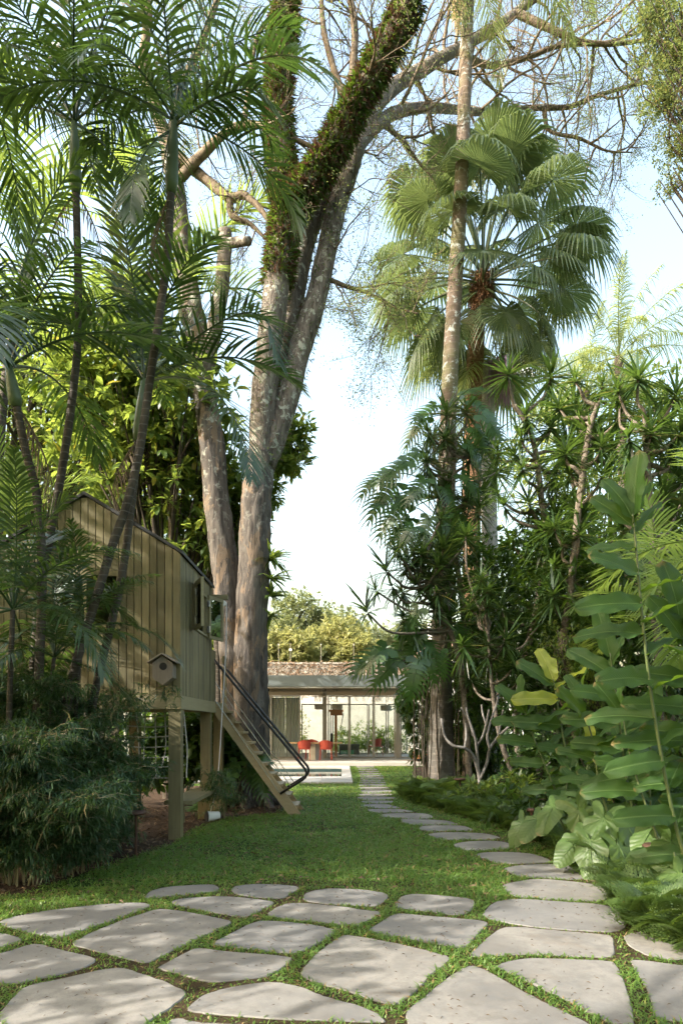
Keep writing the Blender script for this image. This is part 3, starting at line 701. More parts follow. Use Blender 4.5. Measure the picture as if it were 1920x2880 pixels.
# right wall
RWX = HX1
RY0, RY1, RZ0, RZ1 = 9.78, 10.72, 2.90, 3.54
rw = MB()
for a, b in (((RWX-.06, HY0+.06, FZ), (RWX-.05, RY0, EZ-.03)), ((RWX-.06, RY1, FZ), (RWX-.05, HY1, EZ-.03)), ((RWX-.06, RY0, FZ), (RWX-.05, RY1, RZ0)), ((RWX-.06, RY0, RZ1), (RWX-.05, RY1, EZ-.03))): rw.b2(np.array(a)-HO, np.array(b)-HO)
rw = rw.obj('side_wall', M['gapback'], house)
for i in range(22):
    ya = HY0 + .002 + i * .1; yb = ya + .088
    segs = [(FZ, EZ - .012)]
    if yb > RY0 and ya < RY1: segs = [(FZ, RZ0 - .002), (RZ1 + .002, EZ - .012)]
    for z0_, z1_ in segs: hp('plank', M['pinewood'], [((RWX - .05, ya, z0_), (RWX + rng.uniform(.0, .003), yb, z1_))], rw)
hp('back_wall', M['pinewood'], [((HX0 + .05, HY1 - .06, FZ), (HX1 - .07, HY1 - .01, EZ - .03))])
gm = MB(); gm.add(np.array([(HX0 + .05, HY1 - .03, EZ - .04), (HX1 - .05, HY1 - .03, EZ - .04), (HXM, HY1 - .03, PZ - .04)]) - HO, [[0, 1, 2]]); gm.obj('back_gable', M['pinewood'], house)
hp('left_wall', M['pinewood'], [((HX0, HY0 + .07, FZ), (HX0 + .05, HY1, EZ - .05))])
hp('floor', M['pinewood'], [((HX0 + .06, HY0 + .07, FZ), (HX1 - .07, HY1 - .07, FZ + .03))])
rm = MB()
for sx in (-1, 1):
    ex = HXM + sx * (HX1 - HXM + .035); ez = PZ - (abs(ex - HXM)) * (PZ - EZ) / (HX1 - HXM)
    q = np.array([[HXM, HY0 - .03, PZ + .01], [ex, HY0 - .03, ez + .01], [ex, HY1 + .04, ez + .01], [HXM, HY1 + .04, PZ + .01]]) - HO
    rm.add(np.r_[q, q + (0, 0, .045)], BOXF)
rm.obj('roof', plain('black_roofing', (.02, .022, .025), .6), house)
# front window: frame, open casement, panes
w = hp('window', M['pinewood'], [((WX0-.05, HY0-.03, WZ1), (WX1+.05, HY0+.05, WZ1+.06)), ((WX0-.05, HY0-.03, WZ0-.06), (WX1+.05, HY0+.05, WZ0)), ((WX0-.05, HY0-.03, WZ0), (WX0, HY0+.05, WZ1)), ((WX1, HY0-.03, WZ0), (WX1+.05, HY0+.05, WZ1)), ((-3.40, HY0-.02, WZ0), (-3.35, HY0+.04, WZ1))])
hp('pane', M['glass'], [((WX0, HY0 + .01, WZ0), (-3.40, HY0 + .016, WZ1))], w); hp('pane', M['glass'], [((-3.35, HY0 + .01, WZ0), (WX1, HY0 + .016, WZ1))], w)
# side window: two open casements with glass, hinges
w = hp('window', M['pinebeam'], [((RWX - .05, RY0, RZ0 - .0), (RWX + .02, RY0 + .03, RZ1)), ((RWX - .05, RY1 - .03, RZ0), (RWX + .02, RY1, RZ1)), ((RWX - .05, RY0 + .03, RZ1 - .03), (RWX + .02, RY1 - .03, RZ1)), ((RWX - .05, RY0 + .03, RZ0), (RWX + .02, RY1 - .03, RZ0 + .03))])
def casement(y_h, ang, sgn, name):
    c, s_ = math.cos(ang), math.sin(ang); ax = np.array([s_, sgn * c, 0]); nx = np.array([c, -sgn * s_, 0])
    O = np.array([RWX + .035, y_h, 0]) - HO; L = .44; t_ = .05; m_ = MB()
    Mx = np.stack([ax, nx, (0, 0, 1)], 1)
    def bb(u0, u1, za, zb): m_.box(O + ax * (u0 + u1) / 2 + np.array([0, 0, (za + zb) / 2]), (u1 - u0, .04, zb - za), M=Mx)
    bb(0, t_, RZ0 - .02, RZ1 + .02); bb(L - t_, L, RZ0 - .02, RZ1 + .02); bb(t_, L - t_, RZ1 - .03, RZ1 + .02); bb(t_, L - t_, RZ0 - .02, RZ0 + .03)
    f = m_.obj('casement', M['pinebeam'], w)
    m_ = MB(); m_.box(O + ax * L / 2 + np.array([0, 0, (RZ0 + RZ1) / 2]), (L - 2 * t_, .008, RZ1 - RZ0 - .06), M=Mx); m_.obj('pane', M['glass'], w)
    for z in (RZ0 + .12, RZ1 - .12):
        m_ = MB(); m_.box(O + np.array([.012, 0, z]), (.03, .10, .10)); m_.obj('hinge', M['steel'], w)
casement(RY0 - .0, R(24), -1, 'near'); casement(RY1, R(20), 1, 'far')
# floor beams, posts, bench, deck
hp('floor_beam', M['pinebeam'], [((HX0, HY0 - .012, FZ - .18), (HX1 + .012, HY0 + .04, FZ - .003))])
hp('floor_beam', M['pinebeam'], [((HX1 - .04, HY0 + .042, FZ - .18), (HX1 + .011, HY1 + 1.45, FZ - .003))])
hp('floor_beam', M['pinebeam'], [((HX0, HY1 - .05, FZ - .18), (HX1 - .042, HY1, FZ - .003))])
hp('underfloor_slab', M['dark'], [((HX0 + .1, HY0 + .06, FZ - .06), (HX1 - .06, HY1 - .06, FZ - .004))])  # one near-black slab, underfloor shade put into its colour
for x, y in ((HX1 - .08, HY0 + .09), (HX1 - .1, HY1 + .02), (HX1 - .06, HY1 + .92), (HX0 + .1, HY0 + .09), (HX0 + .1, HY1), (HXM, HY1)): hp('post', M['pinewood'], [((x - .08, y - .08, 0), (x + .08, y + .08, FZ - .181))])
hp('bench_seat', M['pinebeam'], [((HX1 - .26, HY0 + .18, .45), (HX1 + .12, HY1 - .07, .50))])
hp('bench_support', M['pinewood'], [((HX1 - .2, HY1 - .16, 0), (HX1 + .04, HY1 - .1, .449))]); hp('bench_support', M['pinewood'], [((HX1 - .2, HY0 + .2, .2), (HX1 + .0, HY0 + .25, .449))])
for i in range(14): hp('deck_board', M['pinebeam'], [((HX0 + .9 + i * .115, HY1 + .02, FZ - .02), (min(HX0 + .9 + i * .115 + .107, HX1), HY1 + 1.45, FZ + .01))])
for y in (HY1 + .08, HY1 + .25, HY1 + 1.15, HY1 + 1.35): hp('railing_board', M['pinewood'], [((HX1 - .04, y, FZ + .012), (HX1 - .005, y + .11, FZ + .86))])
# pulley and rope, pail
t = thing('rope_pulley', 'pale rope on a white pulley under a short beam at house corner', 'pulley', (HX1, HY1 - .05, 3.6))
TO = np.array([HX1, HY1 - .05, 3.6])
m_ = MB(); m_.b2((0.005, -.04, -.03), (.27, .04, .045)); m_.b2((.005, -.05, -.35), (.06, .05, -.032)); m_.obj('beam', M['pinebeam'], t)
m_ = MB(); m_.tube([(.20, -.03, -.09), (.20, .03, -.09)], .045, 16); m_.obj('wheel', M['white'], t)
m_ = MB(); m_.tube(spline([(.245, 0, -.09), (.24, -.02, -.8), (.19, -.1, -1.9), (.15, -.2, -2.8), (.08, -.25, -3.3), (.02, -.3, -3.5)], 30), .008, 6); m_.tube([(.16, 0, -.07), (.02, .02, -.5)], .008, 6); m_.obj('rope', M['rope'], t)
t = thing('metal_pail', 'small white pail tipped over on the lawn edge under the rope', 'pail', (-2.02, 10.75, .09))
m_ = MB(); m_.tube([(-.09, -.05, 0), (.0, 0, 0), (.09, .05, .01)], [.085, .075, .06], 14, False); m_.obj('body', M['white'], t, True)
m_ = MB(); m_.tube([(-.095, -.053, 0), (-.085, -.047, 0)], .088, 14); m_.obj('rim', M['black'], t)
# climbing net under the house
t = thing('climbing_net', 'rope climbing net hanging under the playhouse beside the front post', 'net', (-2.65, 9.35, 0))
for i in range(8):
    x = -.42 + i * .13; m_ = MB(); m_.tube(spline([(x, 0, 1.72), (x + rng.normal(0, .02), .02, 1.2), (x + rng.normal(0, .03), -.02, .8)], 8), .009, 5); m_.obj('rope', M['netrope'], t)
for i in range(7):
    z = 1.66 - i * .14; m_ = MB(); m_.tube(spline([(-.45, 0, z), (0, .02, z - .03), (.5, 0, z + rng.normal(0, .02))], 8), .009, 5); m_.obj('rope', M['netrope'], t)
# nest box on the front wall
p = V(383, 1542, 9.0); t = thing('nest_box', 'weathered hexagonal wooden nest box on the playhouse front wall', 'birdhouse', (p[0], 8.99, p[2]))
M['greywood'] = wood_mat('weathered_grey_wood', (.16, .13, .10), (.30, .26, .21), (30, 30, 6), .8)
a = np.linspace(0, 2 * PI, 6, endpoint=False) + PI / 6; hx = np.c_[.15 * np.cos(a), .19 * np.sin(a)]
m_ = MB(); P = np.r_[np.c_[hx[:, 0], np.full(6, -.2), hx[:, 1]], np.c_[hx[:, 0], np.full(6, 0.), hx[:, 1]]]
m_.add(P, [[0,1,2,3,4,5][::-1], [6,7,8,9,10,11]] + [[i, (i+1) % 6, (i+1) % 6 + 6, i + 6] for i in range(6)]); m_.obj('body', M['greywood'], t)
m_ = MB(); a = np.linspace(0, 2 * PI, 14, endpoint=False); m_.add(np.c_[.05 * np.cos(a) + .01, np.full(14, -.204), .05 * np.sin(a) + .05], [list(range(14))]); m_.obj('painted_hole', M['dark'], t)  # flat disc without an opening, inner shade painted near black
for sx in (-1, 1): m_ = MB(); m_.bar((0, -.1, .215), (sx * .19, -.1, .10), .28, .018, (0, 0, 1)); m_.obj('roof_board', M['greywood'], t)

# ------------------------------------------------------------------ staircase
SB, ST = np.array([-.70, 0, 0]), np.array([-2.08, 0, 1.88])
SY0, SY1 = 11.50, 12.22
st = thing('staircase', 'steep wooden stair with black handrails leading up to playhouse deck', 'staircase', (-.75, 11.85, 0))
SO = np.array([-.75, 11.85, 0]); dirv = unit(ST - SB)
for y in (SY0, SY1):
    m_ = MB(); A = np.array([-.60, y, -.0]) ; w_ = .235
    P = np.array([[-.62,y-.022,0],[-.86,y-.022,0],[-2.14,y-.022,1.72],[-2.14,y-.022,2.0]]); P = np.array([[-.70,y-.022,.0],[-.88,y-.022,.0],[-2.12,y-.022,1.69],[-2.12,y-.022,1.93],[-.68,y-.022,.03]])
    Q = P + (0, .044, 0); n = 5
    m_.add(np.r_[P, Q] - SO, [[4,3,2,1,0][::-1], [5,6,7,8,9][::-1]] + [[i, (i+1) % n, (i+1) % n + n, i + n] for i in range(n)]); m_.obj('stringer', M['pinestair'], st)
for i in range(10):
    z = .13 + i * .178; x = -.745 - (z - .03) * (1.40 / 1.88)
    m_ = MB(); m_.b2(np.array((x - .11, SY0 + .024, z)) - SO, np.array((x + .09, SY1 - .024, z + .038)) - SO); m_.obj('tread', M['pinestair'], st)
for y in (SY0 - .04, SY1 + .04):
    m_ = MB(); q = spline([(-2.14, y, 2.62), (-1.4, y, 1.735), (-.75, y, .955), (-.61, y, .785)], 14)
    q = np.r_[q, [(-.585, y, .72), (-.60, y, .65), (-.66, y, .60), (-1.03, y, .37)]]; m_.tube(q - SO, .022, 10); m_.obj('handrail', M['black'], st, True)
    for k_, off in ((0, .36), (1, .66)):
        a_ = np.array((-2.12, y, 2.60 - off)); tt = (.5 + .13 * k_); b_ = np.array((-.66 - .19 * (k_ + 1), y, .605 - .11 * (k_ + 1)))
        m_ = MB(); m_.tube(np.array([a_, b_]) - SO, .007, 6); m_.obj('rail_cable', M['steel'], st)
# path lights
def plight(px, py, h, rr, lab):
    g_ = G(px, py); l = thing('path_light', lab, 'path light', g_, 'mushroom path lights')
    m_ = MB(); m_.tube([(0, 0, 0), (0, 0, h)], .016, 8); m_.obj('stem', M['rust'], l)
    m_ = MB(); m_.tube([(0, 0, h), (0, 0, h + .008), (0, 0, h + .03), (0, 0, h + .042)], [rr * .8, rr, rr, rr * .82], 24); m_.obj('cap', M['rust'], l, True)
plight(1503, 2058, .42, .105, 'rusty mushroom path light among the ferns at lower right')
plight(1056, 1840, .42, .12, 'rusty mushroom path light beside the tall palm trunk')
plight(383*.8167, 1972, .50, .115, 'rusty mushroom path light in front of the bamboo by playhouse post')
plight(88, 2032, .5, .115, 'rusty mushroom path light in bamboo at the far left')
plight(1220, 1930, .38, .06, 'small dark path light under the big arrow leaves')
# ------------------------------------------------------------------ plant materials
M['bark'] = bark_mat('tree_bark', (.026, .022, .020), (.092, .08, .07), (.165, .146, .126), (8, 8, 1.3), patch=(.20, .145, .10), lichen=(.40, .41, .35), bump=1.0, lz=(4.5, 7.5))
M['barklichen'] = bark_mat('lichen_bark', (.04, .033, .028), (.14, .118, .098), (.26, .23, .19), (11, 11, 2.2), lichen=(.42, .43, .36), bump=1.0)
M['branch'] = bark_mat('branch_bark', (.06, .046, .034), (.15, .115, .08), (.26, .215, .16), (8, 8, 8), bump=.4)
M['darkbark'] = bark_mat('thin_dark_bark', (.02, .016, .012), (.06, .048, .035), (.12, .10, .075), (8, 8, 2))
M['grove'] = leaf_mat('feathery_leaves', (.05, .085, .032), (.14, .17, .065), (.36, .44, .13), .4, .5, .3, tip=(.34, .27, .08), tipf=.08)
M['epi'] = leaf_mat('trunk_fern_leaves', (.018, .045, .010), (.07, .12, .025), (.2, .32, .03), .3, .45, .35, tip=(.10, .05, .03), tipf=.42)
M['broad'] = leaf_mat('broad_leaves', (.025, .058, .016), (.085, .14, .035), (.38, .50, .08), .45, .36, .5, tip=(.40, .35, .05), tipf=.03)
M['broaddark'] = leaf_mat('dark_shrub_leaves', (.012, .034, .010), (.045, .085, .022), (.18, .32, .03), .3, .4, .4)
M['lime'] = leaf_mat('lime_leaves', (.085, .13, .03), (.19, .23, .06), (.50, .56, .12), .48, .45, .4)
M['hill'] = leaf_mat('sunlit_far_leaves', (.15, .17, .06), (.40, .38, .18), (.6, .6, .2), .35, .55, .3)
M['hill2'] = leaf_mat('far_grey_green_leaves', (.11, .14, .07), (.27, .29, .16), (.5, .55, .2), .3, .55, .3)
M['bamboo'] = leaf_mat('bamboo_leaves', (.012, .036, .016), (.055, .105, .042), (.18, .33, .05), .25, .45, .45, tip=(.26, .22, .11), tipf=.035)
M['culm'] = plain('bamboo_culms', (.16, .14, .07), .5, var=.5, vs=9)

def vp(lst): return np.array([V(*p) for p in lst])
def limb(mb, pts, r0, r1, n=40, sides=14, rough=.10, seed=1, power=1.0):
    q = spline(pts, n); t = np.linspace(0, 1, n); mb.tube(q, r0 + (r1 - r0) * t ** power, sides, True, rough, seed); return q
def grow(mb, tips, p, d, L, r, depth, g, wig=.35, up=.05, spread=.9, kids=(3, 6), minr=.004):
    n = max(4, int(L / .16)); n = min(n, 14); pts = [p]; d = unit(d)
    for i in range(n):
        d = unit(d + g.normal(size=3) * wig * .55 + np.array([0, 0, up])); pts.append(pts[-1] + d * L / n)
    pts = np.array(pts); rad = np.linspace(r, max(r * .35, minr), n + 1)
    mb.tube(pts, rad, 6 if r > .03 else (4 if r > .012 else 3), False)
    if depth == 0:
        for i in range(n // 2, n + 1): tips.append((pts[i], d))
        return
    for _ in range(g.integers(*kids)):
        t = g.uniform(.25, 1.0); i = min(int(t * n), n - 1); dd = pts[i + 1] - pts[i]
        nd = unit(unit(dd) + unit(g.normal(size=3)) * spread)
        grow(mb, tips, pts[i], nd, L * g.uniform(.4, .68), max(rad[i] * .6, minr), depth - 1, g, wig, up, spread, kids, minr)
    grow(mb, tips, pts[-1], d, L * .55, max(rad[-1], minr), depth - 1, g, wig, up, spread, kids, minr)
def branches_on(mb, tips, path, t0, t1, n, L, r, depth, g, **kw):
    for k in range(n):
        t = t0 + (t1 - t0) * (k + g.random()) / n; i = min(int(t * (len(path) - 1)), len(path) - 2)
        T = unit(path[i + 1] - path[i]); o = unit(g.normal(size=3)); o = unit(o - T * np.dot(o, T) * .7 + np.array([0, 0, kw.get('lift', .15)]))
        grow(mb, tips, path[i], unit(T * .5 + o), L * g.uniform(.6, 1.3), r * g.uniform(.7, 1.2), depth, g, **{a: b for a, b in kw.items() if a != 'lift'})
def leaf_cloud(tips, per, spread, size, tmpl, g, zflat=.6, keep=1.0):
    mb = MB(); T = [t for t in tips if g.random() < keep]
    if not T: return mb
    P = np.repeat(np.array([t[0] for t in T]), per, 0); D = np.repeat(np.array([t[1] for t in T]), per, 0); n = len(P)
    P = P + g.normal(size=(n, 3)) * spread * (1, 1, zflat)
    D = unit(D * .5 + g.normal(size=(n, 3)) * (1, 1, .5)); tv, tf = tmpl
    scatter(mb, tv, tf, frames(D, g.uniform(-.7, .7, n)), P, g.uniform(size[0], size[1], n))
    return mb
def cover(path, rad, t0, t1, n, size, g, mb, tmpl, hang=.2):
    t = g.uniform(t0, t1, n) * (len(path) - 1.001); i = t.astype(int); f = (t - i)[:, None]
    P = path[i] * (1 - f) + path[i + 1] * f; T = unit(path[i + 1] - path[i]); o = g.normal(size=(n, 3)); o = unit(o - T * np.sum(o * T, 1, keepdims=True))
    rr = np.interp(t / (len(path) - 1), np.linspace(0, 1, len(rad)), rad)
    D = unit(o + g.normal(size=(n, 3)) * .55 + np.array([0, 0, -hang]) + T * .25)
    scatter(mb, tmpl[0], tmpl[1], frames(D, g.uniform(-1, 1, n)), P + o * rr[:, None] * .95, g.uniform(size[0], size[1], n))

# ------------------------------------------------------------------ the great tree
def great_tree():
    g = np.random.default_rng(11)
    t = thing('rain_tree', 'huge multi trunked tree with fern clad limbs beside the staircase', 'tree', (0, 0, 0))
    b0 = G(585, 1848); t.location = b0
    off = -b0
    def P(l): return vp(l) + off
    tr = MB()
    main = limb(tr, P([(588,1862,13),(584,1800,13),(580,1700,13),(577,1500,13),(583,1300,13),(590,1150,13),(600,1040,13)]), .35, .265, 90, 30, .10, 3)
    left = limb(tr, P([(548,1862,13.25),(546,1780,13.25),(545,1650,13.25),(535,1480,13.25),(517,1300,13.3),(498,1150,13.4),(484,1000,13.5),(462,860,13.6),(440,700,13.8),(420,560,14),(402,420,14),(386,330,14)]), .31, .16, 110, 26, .11, 4)
    # root flare
    for k in range(11):
        a = k / 11 * 2 * PI + g.uniform(-.2, .2); c = np.array([-.12, .1, 0]); r_ = g.uniform(.62, .98)
        tr.tube(spline([c + (.22*math.cos(a), .22*math.sin(a), 1.1), c + (.34*math.cos(a), .32*math.sin(a), .5), c + (.52*math.cos(a+.1), .48*math.sin(a+.1), .16), c + (r_*math.cos(a+.15), r_*math.sin(a+.15), -.06)], 10), [.13,.14,.14,.135,.13,.12,.11,.1,.08,.05], 10, False, .12, k)
    tr.obj('trunk', M['bark'], t, True)
    up = MB(); br = MB(); tips = []; tipsd = []
    LL = limb(up, P([(598,1075,13),(607,900,13),(624,750,13),(640,620,13),(656,510,13),(665,465,13)]), .25, .235, 50, 18, .08, 5)
    FL = limb(up, P([(664,480,13),(650,400,13.1),(638,250,13.2),(645,120,13.3),(656,0,13.4),(662,-160,13.6),(640,-330,13.8)]), .24, .13, 60, 16, .08, 6)
    FR = limb(up, P([(662,490,13),(700,435,12.9),(745,370,12.8),(800,270,12.6),(860,160,12.4),(930,30,12.2),(990,-120,12),(1060,-280,11.8)]), .25, .15, 70, 16, .08, 7)
    RM = limb(up, P([(604,1070,13),(650,945,13.15),(690,800,13.3),(725,690,13.4),(750,580,13.5),(775,470,13.6),(800,400,13.6),(818,340,13.6)]), .235, .175, 70, 18, .10, 8)
    SM = limb(up, P([(612,1050,13.2),(645,860,13.5),(672,700,13.6),(690,600,13.7),(720,500,13.8),(770,400,13.9),(835,290,14.2),(890,210,15),(980,152,17),(1040,118,18.3),(1140,60,19.5),(1220,0,20),(1330,-90,20)]), .24, .11, 110, 14, .07, 9)
    HZ = limb(up, P([(815,345,13.6),(850,300,14.2),(899,262,15.2),(950,249,16.4),(1009,247,17.8),(1084,255,19.5),(1150,256,20.3),(1224,247,20.8),(1304,245,21),(1354,225,21),(1434,200,21),(1500,185,21)]), .15, .045, 100, 10, .09, 10)
    ST = limb(up, P([(470,860,13.6),(492,760,13.5),(508,670,13.5),(516,590,13.5),(517,530,13.5)]), .17, .13, 30, 14, .1, 12)
    limb(up, P([(515,560,13.5),(540,556,13.4),(572,553,13.2)]), .10, .085, 10, 10, .1, 13)
    up.obj('limbs', M['barklichen'], t, True)
    secs = [
     ([(1050,112,18.5),(1084,137,19.3),(1134,150,19.8),(1214,130,20),(1284,105,20),(1400,95,20),(1500,60,20)], .12, .03),
     ([(1184,30,19.8),(1284,75,19.5),(1334,95,19.5),(1409,100,19.5),(1509,85,19.5),(1600,60,19.5)], .11, .03),
     ([(752,640,13.5),(797,658,13.6),(850,675,13.6),(905,705,13.5),(960,720,13.4)], .05, .015),
     ([(1248,250,20.9),(1262,300,21),(1330,318,21),(1390,345,21),(1450,350,21)], .075, .02),
     ([(985,250,17.4),(995,300,17.8),(1012,325,18.2),(1030,345,18.6)], .05, .016),
     ([(880,285,14.8),(920,320,15.4),(955,365,16),(985,400,16.6)], .06, .022),
     ([(815,340,13.6),(840,350,13.7),(870,358,13.8)], .03, .01),
     ([(394,350,14),(440,385,14),(490,425,13.9),(528,455,13.8),(560,448,13.7),(592,472,13.6),(622,512,13.5)], .13, .05),
     ([(528,455,13.8),(533,495,13.8),(572,512,13.8),(610,548,13.8)], .08, .03),
     ([(402,420,14),(450,370,13.8),(500,320,13.6),(550,288,13.4),(605,290,13.2),(720,338,13.1)], .12, .04),
     ([(386,340,14),(360,250,14),(330,150,14),(340,20,14),(300,-120,14)], .14, .07),
     ([(386,340,14),(420,200,14.2),(470,80,14.3),(520,-60,14.4)], .12, .06),
     ([(794,235,12.6),(809,175,12.7),(814,60,12.8),(800,-30,12.9),(790,-150,13)], .085, .05),
     ([(800,245,12.6),(770,170,12.8),(742,60,13),(738,-60,13.2)], .08, .04),
     ([(560,290,13.4),(575,180,13.5),(590,90,13.6),(630,20,13.7)], .06, .03),
     ([(860,-40,12.3),(960,-120,11.5),(1100,-160,10.5),(1250,-140,9.8)], .1, .04),
     ([(640,-100,13.4),(520,-200,12.5),(380,-240,11.5),(200,-230,10.5)], .11, .04),
    ]
    sp = []
    for k, (l, r0, r1) in enumerate(secs): sp.append(limb(br, P(l), r0, r1, 36, 8, .12, 20 + k))
    kw = dict(kids=(3, 6), wig=.27, up=.02, spread=.85, lift=0.0)
    def bro(path, t0, t1, n, L, r, depth, dense):
        tl = []
        branches_on(br, tl, path, t0, t1, n, L, r, depth, g, **kw); (tipsd if dense else tips).extend(tl)
    bro(HZ, .12, 1, 24, 2.4, .042, 2, False); bro(SM, .58, 1, 20, 2.5, .044, 2, False)
    bro(sp[0], .15, 1, 17, 2.3, .038, 2, False); bro(sp[1], .15, 1, 16, 2.3, .038, 2, False)
    bro(sp[2], .1, 1, 13, 1.05, .018, 2, True); bro(sp[3], .1, 1, 12, 1.7, .034, 2, False); bro(sp[4], .3, 1, 4, .7, .014, 2, False)
    bro(sp[5], .2, 1, 6, 1.0, .018, 2, False); bro(sp[6], .2, 1, 4, .9, .014, 2, False)
    bro(sp[7], .3, 1, 6, 1.1, .02, 2, False); bro(sp[8], .2, 1, 5, .9, .016, 2, False); bro(sp[9], .2, 1, 9, 1.3, .022, 2, False)
    bro(sp[10], .2, 1, 8, 1.6, .028, 2, True); bro(sp[11], .2, 1, 7, 1.6, .028, 2, False); bro(sp[12], .2, 1, 7, 1.3, .024, 2, False)
    bro(sp[13], .2, 1, 6, 1.2, .022, 2, False); bro(sp[14], .2, 1, 5, 1.0, .018, 2, False)
    bro(sp[15], .2, 1, 8, 1.5, .028, 2, True); bro(sp[16], .2, 1, 9, 1.6, .028, 2, True)
    bro(FL, .55, 1, 8, 1.5, .028, 2, False); bro(FR, .45, 1, 8, 1.4, .026, 2, False); bro(RM, .55, .98, 5, 1.2, .02, 2, False)
    stuff(br.obj('branches', M['branch'], t, True))
    tips = tips + []
    ends = [q for q in tips if (q[0] - off)[0] > 6.2]        # fuller towards the right hand ends
    cr = leaf_cloud(tips, 4, .08, (.035, .06), leaf_d(.42), g, .7, .4)
    cr2 = leaf_cloud(tipsd, 10, .11, (.03, .058), leaf_d(.42), g, .6, 1.0)
    cr3 = leaf_cloud(ends, 9, .10, (.04, .075), leaf_d(.42), g, .6, .45)
    cr.v += cr2.v + cr3.v; cr.l += [x + cr.c for x in cr2.l] + [x + cr.c + cr2.c for x in cr3.l]; cr.n += cr2.n + cr3.n; cr.c += cr2.c + cr3.c
    stuff(cr.obj('crown', M['grove'], t))
    ep = MB(); tm = leaf_s(.2, .25, .25)
    cover(LL, [.25, .24], .55, 1, 3600, (.09, .20), g, ep, tm); cover(LL, [.28, .28], .0, .55, 500, (.06, .12), g, ep, tm)
    cover(FL, [.24, .19], .0, .75, 6200, (.09, .21), g, ep, tm)
    cover(FR, [.25, .18], .0, .75, 7000, (.09, .22), g, ep, tm); cover(RM, [.26, .2], .0, .8, 1700, (.05, .11), g, ep, tm)
    cover(left, [.33, .28, .17], .6, .95, 700, (.06, .12), g, ep, tm); cover(HZ, [.12, .03], .0, .6, 260, (.04, .07), g, ep, tm)
    stuff(ep.obj('fern_cover', M['epi'], t))
great_tree()

# bromeliad-like epiphytes on the trunk edge
def strap_cluster(mb, c, n, L, w, g, zlo=-.7, zhi=.8, bias=(0, 0, 0)):
    D = unit(rdir(n, zlo, zhi, g) + np.asarray(bias)); Ls = L * g.uniform(.6, 1.15, n)
    tv = np.array([[0,w*.5,0],[0,-w*.5,0],[.35,w*.6,.06],[.35,-w*.6,.06],[.7,w*.45,0.02],[.7,-w*.45,.02],[1,0,-.14]]); tv[:, 1] /= L
    scatter(mb, tv, [np.array([[0,1,3,2],[2,3,5,4]]), np.array([[4,5,6]])], frames(D, g.uniform(-.3, .3, n)), np.tile(c, (n, 1)), Ls)
g = np.random.default_rng(5)
t = thing('epiphyte_cluster', 'strap leaved epiphytes growing on the right edge of great trunk', 'epiphyte', V(618, 1400, 12.95))
for py, n, L in ((1285, 34, .5), (1330, 36, .48), (1370, 26, .42), (1415, 22, .36)):
    m_ = MB(); strap_cluster(m_, V(622, py, 12.95) - V(618, 1400, 12.95), n, L, .055, g, -.8, .7, (.75, -.25, .1)); m_.obj('leaf_rosette', M['broad'], t)

# ------------------------------------------------------------------ broad leaved trees and shrubs
def whorl_crown(cl, g, tmpl, per, size, updir=.35):
    """cl: (n,3) clump centres with outward dirs -> rosettes of leaves at the twig ends"""
    mb = MB(); C, O = cl; n = len(C)
    P = np.repeat(C, per, 0); D = np.repeat(O, per, 0); m = len(P)
    D = unit(D * .45 + g.normal(size=(m, 3)) * .75 + np.array([0, 0, -.12])); P = P + D * .03
    scatter(mb, tmpl[0], tmpl[1], frames(D, g.uniform(-.35, .35, m)), P, g.uniform(size[0], size[1], m)); return mb
def ellip(blobs, n, g, shell=.55):
    """clump centres in a set of ellipsoids, towards the shell"""
    vol = np.array([b[3] * b[4] * b[5] for b in blobs]) ** .75; vol /= vol.sum(); C, O = [], []
    for b, k in zip(blobs, np.round(vol * n).astype(int)):
        d = rdir(k, -.9, 1, g); r_ = g.uniform(shell, 1.05, k)[:, None] ; s_ = np.array(b[3:6])
        C.append(np.array(b[:3]) + d * r_ * s_); O.append(unit(d / s_ + np.array([0, 0, .25])))
    return np.concatenate(C), np.concatenate(O)
def tree(name, label, cat, base, blobs, nclump, per, size, tmpl, lm, g, trunk_r=.12, bark='darkbark', group=None, stems=None, shell=.35, midf=.25):
    base = np.asarray(base, float); t = thing(name, label, cat, base, group)
    bl = [tuple(np.array(b[:3]) - base) + tuple(b[3:]) for b in blobs]
    C, O = ellip(bl, nclump, g, shell); k = C[:, 2] > .06; C, O = C[k], O[k]
    mb = MB(); st = stems or [[(0, 0, 0)] + [tuple(b[:3]) for b in sorted(bl, key=lambda q: q[2])]]
    for i, b in enumerate(bl):
        e = np.array(b[:3]); s0 = np.array([g.normal(0, .12), g.normal(0, .12), 0]) * (0 if trunk_r > .1 else 1)
        mid = np.array([e[0] * midf, e[1] * midf, e[2] * (.5 if midf > .1 else .8)]); q = spline([s0 - (0, 0, .05), mid, e], 12)
        mb.tube(q, np.linspace(trunk_r * g.uniform(.7, 1), trunk_r * .3, 12), 8, False, .1, i)
        for _ in range(min(14, max(4, nclump // (len(bl) * 10)))):
            d = rdir(1, -.3, 1, g)[0]; p0 = q[g.integers(5, 12)]; p1 = e + d * np.array(b[3:6]) * g.uniform(.5, .95)
            mb.tube(spline([p0, (p0 + p1) / 2 + g.normal(size=3) * .12, p1], 7), np.linspace(trunk_r * .32, .008, 7), 5, False)
    mb.obj('trunk', M[bark], t, True)
    cr = whorl_crown((C, O), g, tmpl, per, size).obj('crown', lm, t); stuff(cr)
    return t
OB = leaf_t(.36, .12, .16, .6)      # obovate
OBS = (np.array([[0,0,0],[.62,.2,.03],[.60,0,-.02],[.62,-.2,.03],[1,0,-.14]]), [np.array([[0,2,1],[0,3,2],[1,2,4],[2,3,4]])])
g = np.random.default_rng(21)
def vb(px, py, d, rx, ry=None, rz=None):
    p = V(px, py, d); return (p[0], p[1], p[2], rx, ry or rx, rz or rx)
